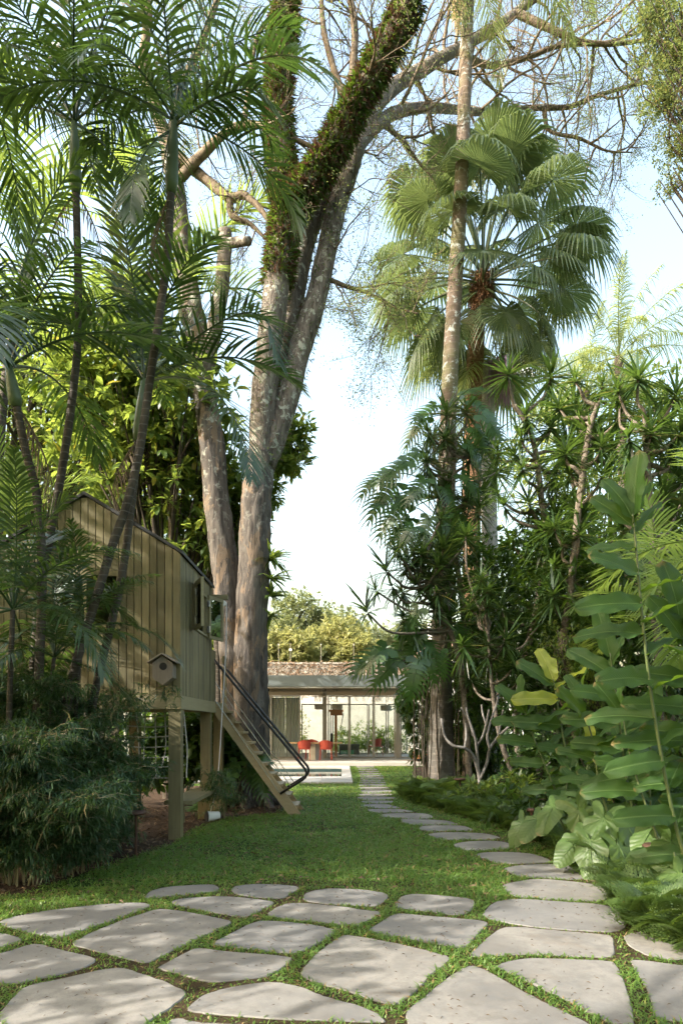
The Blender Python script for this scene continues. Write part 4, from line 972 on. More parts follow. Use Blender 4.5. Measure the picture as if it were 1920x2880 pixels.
# backlit broad-leaved tree behind the playhouse
tree('umbrella_tree', 'broad leaved backlit tree right behind the playhouse roof', 'tree', (-3.6, 14.2, 0),
     [vb(300,780,14,1.3), vb(400,930,14,1.3), vb(470,1080,14.6,1.1), vb(270,980,14.4,1.5), vb(350,1120,14.6,1.3), vb(560,1150,14.8,.8), vb(470,1220,14.6,1.0), vb(215,880,14.2,1.1)], 1150, 9, (.16, .34), OB, M['broad'], g, .11)
tree('umbrella_tree', 'broad leaved tree peeking out right of the great trunk', 'tree', (-2.05, 15.2, 0),
     [vb(672,1030,15,.42,.5,.5), vb(690,985,15,.3), vb(655,1070,15,.35), vb(600,1130,15,.5), vb(560,1250,15,.5,.6,.9)], 230, 9, (.16, .30), OBS, M['broad'], g, .05, midf=-.15)
tree('mango_tree', 'dark leafy tree filling the gap left of the two trunks', 'tree', (-4.6, 17.5, 0),
     [vb(330,1250,17,1.7), vb(430,1330,17,1.3), vb(480,1450,17,1.3), vb(490,1560,16.5,1.0), vb(520,1640,16.5,.6)], 900, 9, (.14, .28), OBS, M['broad'], g, .12)
tree('garden_tree', 'tall leafy tree behind the palms at the left edge', 'tree', (-9.5, 18.5, 0),
     [vb(60,800,18,1.8), vb(80,980,18,2.2), vb(200,1050,18.5,2.0), vb(40,1200,18,2.0), vb(170,850,19,1.6), vb(-80,900,18,2.2)], 1200, 8, (.14, .30), OBS, M['broad'], g, .2)
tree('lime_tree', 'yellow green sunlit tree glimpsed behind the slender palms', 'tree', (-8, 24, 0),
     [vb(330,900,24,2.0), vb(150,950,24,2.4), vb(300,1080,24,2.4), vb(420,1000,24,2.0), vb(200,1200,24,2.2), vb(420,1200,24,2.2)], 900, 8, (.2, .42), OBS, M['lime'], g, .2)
# greenery beneath / behind the playhouse
tree('shade_shrub', 'glossy shrub under the playhouse floor behind the bench', 'shrub', (-3.0, 13.2, 0),
     [vb(500,1740,12.8,.7,.5,.6), vb(440,1700,13,.8,.5,.8), vb(360,1720,13,.8,.5,.8), vb(540,1690,13.9,.4)], 330, 8, (.14, .32), leaf_t(.45, .1, .2), M['broaddark'], g, .03)

# dark shrub mass on the right, with trunks
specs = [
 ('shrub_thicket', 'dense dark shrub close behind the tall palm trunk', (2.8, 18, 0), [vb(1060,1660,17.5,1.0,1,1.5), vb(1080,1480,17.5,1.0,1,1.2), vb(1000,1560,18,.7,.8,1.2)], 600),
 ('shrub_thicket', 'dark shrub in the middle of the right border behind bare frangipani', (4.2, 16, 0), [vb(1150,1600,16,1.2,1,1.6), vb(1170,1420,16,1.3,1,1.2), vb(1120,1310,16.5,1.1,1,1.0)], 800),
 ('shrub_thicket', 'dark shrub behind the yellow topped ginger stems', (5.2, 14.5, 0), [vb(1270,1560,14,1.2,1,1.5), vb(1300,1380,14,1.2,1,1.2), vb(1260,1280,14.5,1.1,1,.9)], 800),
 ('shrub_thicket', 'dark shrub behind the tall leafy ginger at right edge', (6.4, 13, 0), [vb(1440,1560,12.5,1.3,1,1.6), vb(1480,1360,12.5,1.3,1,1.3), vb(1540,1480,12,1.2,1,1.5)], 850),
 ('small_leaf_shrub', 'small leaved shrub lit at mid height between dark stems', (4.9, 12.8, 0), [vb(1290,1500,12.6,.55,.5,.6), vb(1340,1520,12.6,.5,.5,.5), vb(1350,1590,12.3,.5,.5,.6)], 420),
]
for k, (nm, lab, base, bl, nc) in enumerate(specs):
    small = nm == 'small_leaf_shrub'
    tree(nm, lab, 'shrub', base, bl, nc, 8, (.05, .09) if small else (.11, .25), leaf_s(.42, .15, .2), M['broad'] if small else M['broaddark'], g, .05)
tree('border_tree', 'leafy tree closing off the garden behind the right hand border', 'tree', (8, 22, 0),
     [vb(1230,1330,22,2.2), vb(1380,1250,22,2.4), vb(1500,1300,21,2.4), vb(1130,1480,22,1.6), vb(1300,1480,21,2.2), vb(1480,1500,20,2.2), vb(1600,1100,21,2.4), vb(1150,1640,22,1.4,1.2,1.8), vb(1250,1640,20,1.6,1.2,1.6)], 1500, 9, (.14, .30), OBS, M['broaddark'], g, .2)
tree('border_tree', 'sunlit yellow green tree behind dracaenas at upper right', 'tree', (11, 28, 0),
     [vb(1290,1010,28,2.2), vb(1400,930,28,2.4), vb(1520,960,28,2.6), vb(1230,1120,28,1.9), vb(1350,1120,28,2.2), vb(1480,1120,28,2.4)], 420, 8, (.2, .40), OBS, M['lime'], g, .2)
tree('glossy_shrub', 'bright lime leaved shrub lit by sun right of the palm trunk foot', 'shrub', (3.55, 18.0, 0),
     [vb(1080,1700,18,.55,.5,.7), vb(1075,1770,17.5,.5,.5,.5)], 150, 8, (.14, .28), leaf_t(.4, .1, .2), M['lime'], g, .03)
tree('hanging_shrub', 'leafy climber hanging from the roof corner beside tall palm', 'climber', (2.5, 19.5, 0),
     [vb(955,1620,19,.55,.5,.8), vb(965,1560,18.5,.4,.4,.5), vb(930,1600,19.5,.3,.4,.4), vb(965,1700,19,.4,.4,.7)], 240, 8, (.14, .26), leaf_t(.35, .1, .2), M['broaddark'], g, .03)
tree('corner_tree', 'feathery tree hanging into the top right corner of sky', 'tree', (9.6, 11.2, 0),
     [vb(1560,120,11.5,.8), vb(1520,230,11.5,.45), vb(1570,330,11.5,.5,.5,.4), vb(1640,230,11.5,1.0), vb(1640,30,11.5,1.2), vb(1500,30,11.5,.55), vb(1540,420,11.5,.25,.3,.3)], 3600, 12, (.035, .065), leaf_d(.42), M['grove'], g, .07, shell=.1)
# hill trees far behind the wall
hill = [((-6.5, 58, 0), [vb(690,1415,58,2.6,2,2.6), vb(640,1470,56,2.6,2,2.4), vb(745,1440,58,2.4,2,2.2), vb(795,1455,57,2.2,2,2.0)], 'hill2', 'grey green rounded treetop highest above the far wall'),
        ((-1, 48, 0), [vb(720,1500,48,2.2,2,1.7), vb(780,1470,48,1.9,2,1.7), vb(820,1500,47,1.7,2,1.6), vb(760,1530,47,2.2,2,1.5)], 'hill', 'pale sunlit treetop just above the middle of the creeper wall'),
        ((-4, 46, 0), [vb(640,1520,46,1.8,2,1.6), vb(680,1490,46,1.6,2,1.4), vb(600,1500,46,1.9,2,1.9)], 'hill', 'yellowish treetop above the wall beside the great trunk'),
        ((4, 60, 0), [vb(850,1500,60,2.2,2,2.6), vb(900,1470,62,2.2,2,1.6), vb(950,1480,62,2.4,2,2.0), vb(1010,1460,62,2.2,2,1.6)], 'hill2', 'far treetops low on the horizon right of the gap'),
        ((-16, 52, 0), [vb(500,1480,52,3,2,3), vb(400,1450,52,3.4,2,3.4), vb(300,1440,52,3.4,2,3.6)], 'hill', 'distant sunlit trees seen between the trunks at left')]
for base, bl, mt, lab in hill:
    tree('far_tree', lab, 'tree', base, bl, 1100, 9, (.22, .5), leaf_s(.5, .2, .1), M[mt], g, .25, group='treetops beyond the wall')
# bushes between pavilion and back wall
for k, (x, lab) in enumerate(((-2.7, 'tall sunlit bush behind the glass left of the column'), (.2, 'sunlit bush behind the glass beside the orange post'), (1.4, 'sunlit bush behind the middle glass doors'), (2.6, 'sunlit bush behind the right hand glass door'))):
    hgt = (3.0, 1.45, 1.75, 1.5)[k]
    tree('garden_bush', lab, 'bush', (x, 36.3, 0), [(x, 36.2, hgt * .55, .75, .6, hgt * .5), (x + .5, 36.0, hgt * .35, .6, .5, hgt * .35), (x - .4, 36.1, hgt * .3, .5, .5, hgt * .3)], 240, 8, (.10, .2), leaf_s(.4, .2, .2), M['lime'] if k == 0 else M['broad'], g, .03, group='bushes behind the pavilion')

# ------------------------------------------------------------------ bamboo bank on the left
def bamboo(label, x, y, w, h, n, g):
    t = thing('bamboo_shrub', label, 'bamboo', (x, y, 0), 'bamboo along the left edge')
    cu = MB(); lf = MB(); tv, tf = leaf_b(.11, .3); spr = []
    for i in range(n):
        a = g.uniform(0, 2 * PI); r_ = g.uniform(0, .28) ; p = np.array([r_ * math.cos(a) * w, r_ * math.sin(a) * .8, -.03]); lean = np.array([g.normal(0, .42) * w, g.normal(-.12, .32), 0]); hh = h * g.uniform(.5, 1.08)
        q = spline([p, p + lean * .25 + (0, 0, hh * .5), p + lean * .7 + (0, 0, hh * .86), p + lean * 1.25 + (0, 0, hh * .93)], 16)
        cu.tube(q, np.linspace(.009, .002, 16), 5, False)
        for k in range(int(26 * hh)):
            j = g.integers(2, 16); d = rdir(1, -.4, .5, g)[0]; L = g.uniform(.1, .4); e = q[j] + d * L
            cu.tube(np.array([q[j], q[j] + d * L * .6 + (0, 0, .03), e]), .0022, 3, False)
            for s_ in np.linspace(.4, 1, 4): spr.append((q[j] + d * L * s_ + g.normal(size=3) * .03, d))
    S = np.array([s_[0] for s_ in spr]); D0 = np.array([s_[1] for s_ in spr]); k = S[:, 2] > .05; S, D0 = S[k], D0[k]
    per = 6; P = np.repeat(S, per, 0); D = unit(np.repeat(D0, per, 0) * .55 + g.normal(size=(len(P), 3)) * (.6, .6, .42) + np.array([0, 0, -.12])); m = len(P)
    scatter(lf, tv, tf, frames(D, g.uniform(-.5, .5, m)), P, g.uniform(.075, .14, m))
    cu.obj('culms', M['culm'], t); stuff(lf.obj('foliage', M['bamboo'], t))
g = np.random.default_rng(31)
for lab, x, y, w, h, n in (
  ('bamboo clump at the near left corner of the patio', -3.15, 6.5, .9, 1.55, 32),
  ('bamboo clump at the left edge, second from the patio', -3.5, 7.6, .9, 2.15, 34),
  ('bamboo clump in front of the playhouse left half', -3.4, 8.35, .8, 1.95, 28),
  ('bamboo clump in front of the playhouse net', -2.8, 7.75, .75, 1.42, 28),
  ('bamboo clump leaning against the playhouse front post', -2.85, 8.5, .45, 1.15, 14),
  ('low bamboo shoots at the front of the left bed', -2.75, 6.95, .7, 1.2, 22),
  ('tall bamboo clump under the leaning palms at far left', -4.2, 8.4, .9, 2.2, 26),
  ('thin bamboo spray beside the staircase foot', -1.9, 10.9, .25, 1.2, 3)): bamboo(lab, x, y, w, h, n, g)
# ------------------------------------------------------------------ palms
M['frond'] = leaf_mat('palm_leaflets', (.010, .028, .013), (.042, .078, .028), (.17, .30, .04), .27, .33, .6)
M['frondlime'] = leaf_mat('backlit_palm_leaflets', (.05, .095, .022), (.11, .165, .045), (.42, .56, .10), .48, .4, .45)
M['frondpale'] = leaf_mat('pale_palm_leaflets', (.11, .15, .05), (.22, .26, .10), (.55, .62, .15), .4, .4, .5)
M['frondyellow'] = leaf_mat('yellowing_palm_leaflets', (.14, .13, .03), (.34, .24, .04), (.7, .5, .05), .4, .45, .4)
M['fan'] = leaf_mat('fan_palm_leaves', (.045, .075, .034), (.12, .155, .075), (.30, .40, .12), .28, .28, .65)
M['dracaena'] = leaf_mat('dracaena_leaves', (.012, .034, .012), (.055, .10, .032), (.20, .34, .05), .25, .32, .6, tip=(.33, .25, .06), tipf=.05)
M['monstera'] = leaf_mat('split_leaf', (.018, .055, .016), (.06, .12, .03), (.20, .40, .04), .25, .3, .55)
M['palmtrunk'] = ring_bark('slender_palm_trunk', (.030, .025, .020), (.095, .08, .062), .085, (.165, .15, .122))
M['tallpalm'] = ring_bark('tall_palm_trunk', (.10, .075, .055), (.21, .155, .115), .15, (.30, .25, .19), lichen=(.40, .42, .38), patch=(.12, .12, .05), old=(.115, .105, .092))
M['fibre'] = bark_mat('fibrous_palm_trunk', (.07, .035, .02), (.21, .115, .065), (.34, .20, .12), (6, 6, 14))
M['shaft'] = plain('green_crownshaft', (.085, .12, .055), .4, var=.3, vs=4)
M['paletrunk'] = ring_bark('pale_grey_palm_trunk', (.24, .23, .21), (.38, .36, .33), .13, (.18, .17, .15))
M['straw'] = plain('straw_flower_strands', (.62, .50, .30), .7, var=.35, vs=5)
M['purple'] = plain('purple_fruit_strands', (.30, .16, .30), .7, var=.3, vs=5)
M['drac_bark'] = bark_mat('dracaena_stem', (.05, .04, .03), (.14, .115, .09), (.25, .215, .175), (10, 10, 10), bump=.4)

def frond_mb(path, npair, L, w, g, vang=.35, droop=.35, t0=.16, fwd=(1.15, .5), rr=.016, plum=0.0):
    path = np.asarray(path, float); n = len(path); mb = MB()
    T = unit(np.gradient(path, axis=0)); mb.tube(path, np.linspace(rr, rr * .2, n), 5, False)
    t = np.linspace(t0, 1, npair); 
    for sgn in (-1, 1):
        tt = np.clip(t + g.normal(0, .25 / npair, npair), t0, 1); x = tt * (n - 1.001); i = x.astype(int); f = (x - i)[:, None]
        P = path[i] * (1 - f) + path[i + 1] * f; Tg = unit(T[i] * (1 - f) + T[i + 1] * f)
        S = np.cross(Tg, (0, 0, 1.)); S = np.where(np.linalg.norm(S, axis=1, keepdims=True) < .15, np.array([0, 1., 0]), S); S = unit(S); N = np.cross(S, Tg)
        A = np.interp((tt - t0) / (1 - t0), [0, 1], fwd)[:, None] + g.normal(0, .05, (npair, 1)); va = vang + g.normal(0, .08 + plum, (npair, 1))
        D = unit(Tg * np.cos(A) + np.sin(A) * (sgn * S * np.cos(va) + N * np.sin(va)))
        u = (tt - t0) / (1 - t0); Ln = L * np.clip(.42 + 2.2 * u * (1 - u) + .12 * (1 - u), .3, 1.05) * (1 - .45 * u ** 3) * g.uniform(.85, 1.1, npair) * np.where(g.random(npair) < .07, g.uniform(.25, .7, npair), 1)
        Wv = unit(np.cross(D, N)) ; dr = droop * g.uniform(.6, 1.4, npair)
        ks = np.array([0, .3, .65, 1.0]); wk = np.array([.45, 1, .8, .0]); V_ = []
        for k_, wv in zip(ks, wk):
            c = P + D * (Ln * k_)[:, None] + np.array([0, 0, -1.]) * (dr * Ln * k_ ** 2)[:, None]
            if wv > 0: V_ += [c + Wv * w * wv * .5, c - Wv * w * wv * .5]
            else: V_ += [c]
        Vv = np.stack(V_, 1); o = (np.arange(npair) * 7)[:, None, None]; base = mb.c
        q = np.array([[0,1,3,2],[2,3,5,4]]); tr = np.array([[4,5,6]])
        mb.l.append((q[None] + o + base).ravel()); mb.n.append(np.full(npair * 2, 4)); mb.l.append((tr[None] + o + base).ravel()); mb.n.append(np.full(npair, 3))
        mb.v.append(Vv.reshape(-1, 3)); mb.c += 7 * npair
    return mb
def arc(Lf, e0, e1, n=22):
    """rachis in the xz plane from elevation e0 bending to e1"""
    e = np.radians(np.linspace(0, 1, n - 1) ** 1.2 * (e1 - e0) + e0); st = Lf / (n - 1)
    return np.r_[[[0, 0, 0]], np.cumsum(np.c_[np.cos(e) * st, 0 * e, np.sin(e) * st], 0)]
g = np.random.default_rng(41)
def variants(Lf, npair, L, w, specs, **kw): return [frond_mb(arc(Lf, a, b), npair, L, w, g, **kw).mesh('frond') for a, b in specs]
UPS = ((82, 45), (70, 10), (52, -15), (30, -45), (10, -65), (-15, -80))
FV = variants(2.0, 36, .60, .030, UPS, vang=.3, droop=.42)
FV2 = variants(2.0, 34, .64, .034, UPS, vang=.5, droop=.28)
FQ = variants(3.2, 80, .62, .022, UPS, vang=.2, droop=.7, plum=.5)
def with_mat(ml, mat):
    out = []
    for m_ in ml:
        c = m_.copy(); c.materials.clear(); c.materials.append(mat); out.append(c)
    return out
F_DARK = with_mat(FV, M['frond']); F_LIME = with_mat(FV2, M['frondlime']); F_PALE = with_mat(FQ, M['frondpale']); F_YEL = with_mat(FV, M['frondyellow']); F_DARK2 = with_mat(FV2, M['frond'])
for m_ in FV + FV2 + FQ: bpy.data.meshes.remove(m_)
def crown(t, c, n, ml, g, s=1.0, yel=None, lo=0, hi=6, azoff=0.0):
    for i in range(n):
        u = i / n; k = min(hi - 1, lo + int(u * (hi - lo))); az = i * 2.39996 + azoff + g.normal(0, .15)
        me = ml[k] if not (yel and g.random() < .04) else yel[k]
        mkobj('frond', me, None, t, loc=c, rot=(g.normal(0, .08), g.normal(0, .06), az), scale=s * g.uniform(.85, 1.12))
def palm(label, pts, r0, r1, n, ml, s=1.0, shaft=.0, trunk='palmtrunk', name='slender_palm', yel=None, lo=0, hi=6, azoff=0., group='slender ringed palms', sides=12):
    P = vp(pts); base = P[0].copy(); t = thing(name, label, 'palm tree', base, group); q = spline(P - base, 40)
    m_ = MB(); m_.tube(q, np.linspace(r0, r1, 40), sides, True, .02, 3); m_.obj('trunk', M[trunk], t, True)
    top = q[-1]; d = unit(q[-1] - q[-4])
    if shaft:
        m_ = MB(); qq = [top - d * .02, top + d * shaft * .15, top + d * shaft * .6, top + d * shaft]; m_.tube(qq, [r1 * 1.15, r1 * 1.7, r1 * 1.35, r1 * .7], 12); m_.obj('crownshaft', M['shaft'], t, True); top = qq[-1] - d * .04
    crown(t, top, n, ml, g, s, yel, lo, hi, azoff); return t, base
def custom_frond(t, base, pts, npair, L, w, mat, **kw):
    q = spline(vp(pts) - base, 26); frond_mb(q, npair, L, w, g, **kw).obj('frond', mat, t)

# four slender palms in front of the playhouse
A, ab = palm('slender palm standing tallest at the left, upright trunk', [(60,1760,7.9),(80,1500,7.9),(98,1329,7.9),(139,1102,7.85),(162,950,7.8),(178,800,7.75),(180,650,7.7),(175,440,7.6)], .052, .04, 14, F_DARK, 1.0, .75, yel=F_YEL, hi=5)
B, bb_ = palm('slender palm leaning right across the playhouse front', [(130,1740,7.6),(171,1540,7.6),(204,1431,7.6),(255,1263,7.6),(290,1163,7.55),(320,1038,7.5),(345,868,7.45),(370,700,7.4),(385,588,7.35),(393,440,7.3)], .052, .042, 14, F_DARK, .95, .75, yel=F_YEL, azoff=.7, hi=5)
C, cb = palm('slender palm nearest the left edge with forked crown at mid height', [(80,1740,7.3),(92,1500,7.3),(97,1306,7.3),(85,1138,7.3),(60,1038,7.25),(38,930,7.2)], .05, .042, 13, F_DARK, 1.08, .42, azoff=1.3, hi=5)
D, db = palm('slender palm with pale green shaft just behind the leaning palm', [(190,1740,8.2),(225,1560,8.2),(275,1350,8.2),(300,1180,8.15),(318,1010,8.1)], .05, .045, 8, F_DARK2, 1.0, .72, azoff=2.1, hi=4)
custom_frond(D, db, [(335,870,8.1),(400,815,8.0),(480,755,7.8),(560,718,7.6),(615,740,7.4),(640,830,7.3)], 41, .62, .031, M['frond'], vang=.25, droop=.25)
custom_frond(D, db, [(340,875,8.1),(400,865,7.8),(470,882,7.5),(520,930,7.3),(560,1010,7.2),(578,1095,7.1)], 40, .62, .031, M['frond'], vang=.1, droop=.2, fwd=(1.3, .5))
custom_frond(D, db, [(330,870,8.1),(270,790,8.1),(230,720,8.1),(190,690,8.0),(150,720,7.9)], 36, .55, .031, M['frond'], vang=.3, droop=.35)
custom_frond(D, db, [(332,868,8.1),(318,760,8.3),(300,650,8.5),(290,560,8.6),(300,480,8.8)], 40, .62, .031, M['frondlime'], vang=.25, droop=.2)
custom_frond(B, bb_, [(392,300,7.3),(450,250,7.1),(520,215,7.0),(580,205,6.9),(625,240,6.8)], 40, .55, .031, M['frond'], vang=.2, droop=.5)
custom_frond(B, bb_, [(392,300,7.3),(350,330,7.1),(310,400,6.9),(300,500,6.8)], 46, .42, .03, M['frond'], vang=.1, droop=.3)
M['frondbrown'] = leaf_mat('dead_palm_leaflets', (.10, .07, .045), (.22, .16, .10), (.25, .17, .09), .2, .7, .2)
dead = frond_mb(arc(1.1, -55, -88), 22, .30, .022, g, vang=-.5, droop=.8).mesh('dead_frond'); dead.materials.append(M['frondbrown'])
for t_, c_, az in ((A, V(175, 440, 7.6) - ab, .3), (A, V(175, 440, 7.6) - ab, 3.3), (B, V(393, 440, 7.3) - bb_, 2.6), (D, V(318, 1010, 8.1) - db, 3.6), (C, V(38, 930, 7.2) - cb, .4)):
    mkobj('dead_frond', dead, None, t_, loc=c_, rot=(0, 0, az), scale=g.uniform(.7, 1.0))
# further palms at the left
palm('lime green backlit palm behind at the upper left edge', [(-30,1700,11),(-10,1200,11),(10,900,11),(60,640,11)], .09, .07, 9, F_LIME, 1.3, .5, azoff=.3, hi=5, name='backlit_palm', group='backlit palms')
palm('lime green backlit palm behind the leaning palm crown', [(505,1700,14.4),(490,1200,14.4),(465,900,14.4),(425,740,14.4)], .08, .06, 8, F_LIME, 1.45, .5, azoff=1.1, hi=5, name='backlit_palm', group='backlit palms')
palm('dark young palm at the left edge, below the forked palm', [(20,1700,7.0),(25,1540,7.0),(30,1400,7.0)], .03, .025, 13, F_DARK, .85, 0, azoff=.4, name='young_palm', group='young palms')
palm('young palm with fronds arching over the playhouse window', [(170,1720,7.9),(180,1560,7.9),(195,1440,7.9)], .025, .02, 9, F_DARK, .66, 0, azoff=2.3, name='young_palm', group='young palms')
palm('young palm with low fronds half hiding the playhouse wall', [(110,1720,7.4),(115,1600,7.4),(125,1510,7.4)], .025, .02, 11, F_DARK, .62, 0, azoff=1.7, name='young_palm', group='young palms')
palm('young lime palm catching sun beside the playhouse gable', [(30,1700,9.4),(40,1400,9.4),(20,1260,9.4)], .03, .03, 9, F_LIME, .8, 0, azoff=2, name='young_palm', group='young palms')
palm('palm with dark drooping fronds cut off by the top left corner', [(-120,1700,8.6),(-110,900,8.5),(-90,200,8.4)], .07, .05, 15, F_DARK, 1.15, .6, azoff=.2, yel=F_YEL)

# tall ringed palm on the right
P_ = [(1014,1818,16.1),(1013,1700,16.1),(1013,1500,16.1),(1018,1300,16.1),(1022,1150,16.1),(1031,900,16.1),(1043,680,16.1),(1057,450,16.1),(1067,200,16.1),(1074,0,16.1),(1080,-160,16.1)]
pb = vp(P_); base = pb[0].copy(); base[2] = 0
t = thing('tall_palm', 'very tall ringed palm with thick grey foot right of the path', 'palm tree', base)
q = spline(pb - base, 120); r_ = np.interp(np.linspace(0, 1, 120), [0, .03, .1, .2, .4, .7, 1], [.40, .325, .285, .24, .205, .165, .13])
k_ = 1 + .018 * np.sin(np.arange(120) * 2.1); m_ = MB(); m_.tube(q, r_ * k_, 20, True, .03, 2); m_.obj('trunk', M['tallpalm'], t, True)
for k in range(14):
    a = k / 14 * 2 * PI; m_ = MB(); m_.tube(spline([(.3*math.cos(a), .3*math.sin(a), .35), (.38*math.cos(a), .38*math.sin(a), .12), (.5*math.cos(a+.1), .5*math.sin(a+.1), -.02)], 6), .03, 5, False); m_.obj('prop_root', M['tallpalm'], t)
top = q[-1]; crown(t, top, 14, F_PALE, g, 1.2)
m_ = MB()
for i in range(260):
    a = g.uniform(0, 2 * PI); rr = abs(g.normal(0, .18)); c = top + np.array([-.30 + rr * math.cos(a), rr * math.sin(a) - .2, -.3]); L = g.uniform(1.6, 2.55) * (1 - rr)
    m_.tube(spline([top + (-.1, -.1, .1), c, c + (g.normal(0, .05), 0, -L * .5), c + (g.normal(0, .09), 0, -L)], 8), .008, 3, False)
m_.obj('flower_strands', M['straw'], t)
m_ = MB()
for i in range(90):
    c = top + np.array([.75 + g.normal(0, .22), -.2 + g.normal(0, .2), -.1]); L = g.uniform(.7, 1.7)
    m_.tube(spline([top, c, c + (g.normal(0, .04), 0, -L)], 6), .007, 3, False)
m_.obj('flower_strands', M['straw'], t)
# second, paler palm stem with purple fruit
pb = vp([(1128,1800,19),(1127,1500,19),(1124,1250,19),(1120,1050,19),(1118,900,19),(1117,840,19)]); base = pb[0].copy(); base[2] = 0
t = thing('grey_palm', 'pale grey palm trunk with purple strands behind the fan palm', 'palm tree', base); q = spline(pb - base, 40)
m_ = MB(); m_.tube(q, np.linspace(.24, .2, 40), 14); m_.obj('trunk', M['paletrunk'], t, True); crown(t, q[-1], 8, F_PALE, g, .9, lo=2)
m_ = MB()
for i in range(110):
    c = q[-1] + np.array([.35 + g.normal(0, .16), -.25 + g.normal(0, .15), -.05]); L = g.uniform(.5, 1.25)
    m_.tube(spline([q[-1], c, c + (g.normal(0, .05), 0, -L)], 5), .008, 3, False)
m_.obj('fruit_strands', M['purple'], t)
# feathery palm far right
palm('pale feathery palm far behind at the upper right', [(1440,1500,26),(1430,1100,26),(1420,820,26)], .2, .16, 18, F_PALE, 1.25, 0, 'palmtrunk', name='feathery_palm', group=None)
palm('pale feathery palm with drooping fronds above the dracaenas', [(1330,1500,27),(1335,1100,27),(1345,900,27)], .18, .15, 14, F_PALE, 1.0, 0, 'palmtrunk', name='feathery_palm', group=None, lo=1)

# ------------------------------------------------------------------ fan palm
def fan_mesh(Rr, pl, e0, e1, g, nseg=44, droop=.75):
    mb = MB(); pt = arc(pl, e0, e1, 10); mb.tube(pt, np.linspace(.03, .015, 10), 5, False)
    O = pt[-1]; e = math.radians(e1 - 12); a = np.array([math.cos(e), 0, math.sin(e)]); s_ = np.array([0, 1., 0]); nrm = np.cross(a, s_)
    if nrm[2] < 0: nrm = -nrm
    th = np.linspace(-2.55, 2.55, nseg); dth = th[1] - th[0]; ks = np.array([.0, .30, .55, .72, .88, 1.0])
    for j, tt in enumerate(th):
        tt += g.normal(0, .012); d = a * math.cos(tt) + s_ * math.sin(tt); p = -a * math.sin(tt) + s_ * math.cos(tt)
        Rj = Rr * (.78 + .22 * math.cos(tt * .6)) * g.uniform(.93, 1.06); V_ = []
        for k in ks:
            free = max(0, k - .55); cup = .16 * math.sin(tt) ** 2 * k ** 2 * Rj
            c = O + d * Rj * (k - .35 * free) - nrm * cup * .8 + np.array([0, 0, -1.]) * Rj * (droop * free ** 1.4 * g.uniform(1.1, 1.9) + .05 * k ** 2)
            wd = Rj * k * math.tan(dth / 2) * (1.02 if k <= .55 else max(0, (1 - k) / .45) ** .8 * .85 * .55 / max(k, .01))
            V_ += [c + p * wd, c + nrm * wd * .55, c - p * wd]
        Vv = np.array(V_); F = []
        for i in range(len(ks) - 1):
            b = i * 3; F += [[b, b+1, b+4, b+3], [b+1, b+2, b+5, b+4]]
        mb.add(Vv, np.array(F))
    return mb.mesh('fan_leaf')
FAN = [[fan_mesh(1.12, 1.95, a, b, g) for _ in range(2)] for a, b in ((76, 64), (54, 40), (33, 16), (14, -6), (-8, -30), (-30, -56))]
pb = vp([(1085,1780,18.6),(1083,1400,18.6),(1083,1100,18.6),(1087,900,18.5),(1095,760,18.4),(1104,680,18.3),(1108,625,18.3)]); base = pb[0].copy(); base[2] = 0
t = thing('fan_palm', 'large fan palm with drooping pleated leaves right of the sky gap', 'palm tree', base); q = spline(pb - base, 60)
m_ = MB(); m_.tube(q, np.linspace(.26, .19, 60), 16, True, .12, 4); m_.obj('trunk', M['fibre'], t, True)
m_ = MB()
for i in range(700):
    j = g.integers(42, 60); d = rdir(1, -.6, .3, g)[0]; p = q[j] + d * .16; m_.tube(np.array([p, p + d * .12 + (0, 0, -.05), p + d * .2 + (0, 0, -.28 * g.random())]), .008, 3, False)
m_.obj('leaf_fibre', M['fibre'], t)
n = 54
for i in range(n):
    k = min(5, int(i / n * 6)); me = FAN[k][i % 2]
    if not me.materials: me.materials.append(M['fan'])
    mkobj('fan_leaf', me, None, t, loc=q[-1] + (0, 0, .12 - .11 * k), rot=(g.normal(0, .12), g.normal(0, .08), i * 2.39996 + .4), scale=g.uniform(.95, 1.2) * (1.12 if k < 4 else 1.05))

# near palm at the right edge, lime fronds
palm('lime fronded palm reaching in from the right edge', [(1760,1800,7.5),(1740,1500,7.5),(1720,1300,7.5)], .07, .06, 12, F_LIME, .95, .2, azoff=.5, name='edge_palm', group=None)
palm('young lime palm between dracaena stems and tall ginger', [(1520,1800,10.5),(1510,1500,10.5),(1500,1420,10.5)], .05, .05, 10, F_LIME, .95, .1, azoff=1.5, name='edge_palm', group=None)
# ------------------------------------------------------------------ dracaenas
def rosette_mesh(n, L, w, g, zlo=-.55, zhi=.97):
    mb = MB(); z = g.uniform(zlo, zhi, n); a = g.uniform(0, 2 * PI, n); rr = np.sqrt(1 - z * z); D = np.c_[rr * np.cos(a), rr * np.sin(a), z]
    Ls = L * g.uniform(.75, 1.12, n); sag = np.array([0, 0, -1.]); Wv = unit(np.cross(D, (0, 0, 1.))); ks = [0, .3, .65, 1]; wk = [.7, 1, .75, 0]
    o0 = np.c_[np.zeros(n), np.zeros(n), z * .10]
    V_ = []
    for k, x in zip(ks, wk):
        c = o0 + D * (Ls * k)[:, None] + sag * (Ls * .20 * k ** 2)[:, None]
        V_ += [c + Wv * w * x / 2, c - Wv * w * x / 2] if x else [c]
    Vv = np.stack(V_, 1); o = (np.arange(n) * 7)[:, None, None]
    mb.l.append((np.array([[0,1,3,2],[2,3,5,4]])[None] + o).ravel()); mb.n.append(np.full(n * 2, 4)); mb.l.append((np.array([[4,5,6]])[None] + o).ravel()); mb.n.append(np.full(n, 3))
    mb.v.append(Vv.reshape(-1, 3)); mb.c += 7 * n
    me = mb.mesh('leaf_rosette'); me.materials.append(M['dracaena']); return me
g = np.random.default_rng(51)
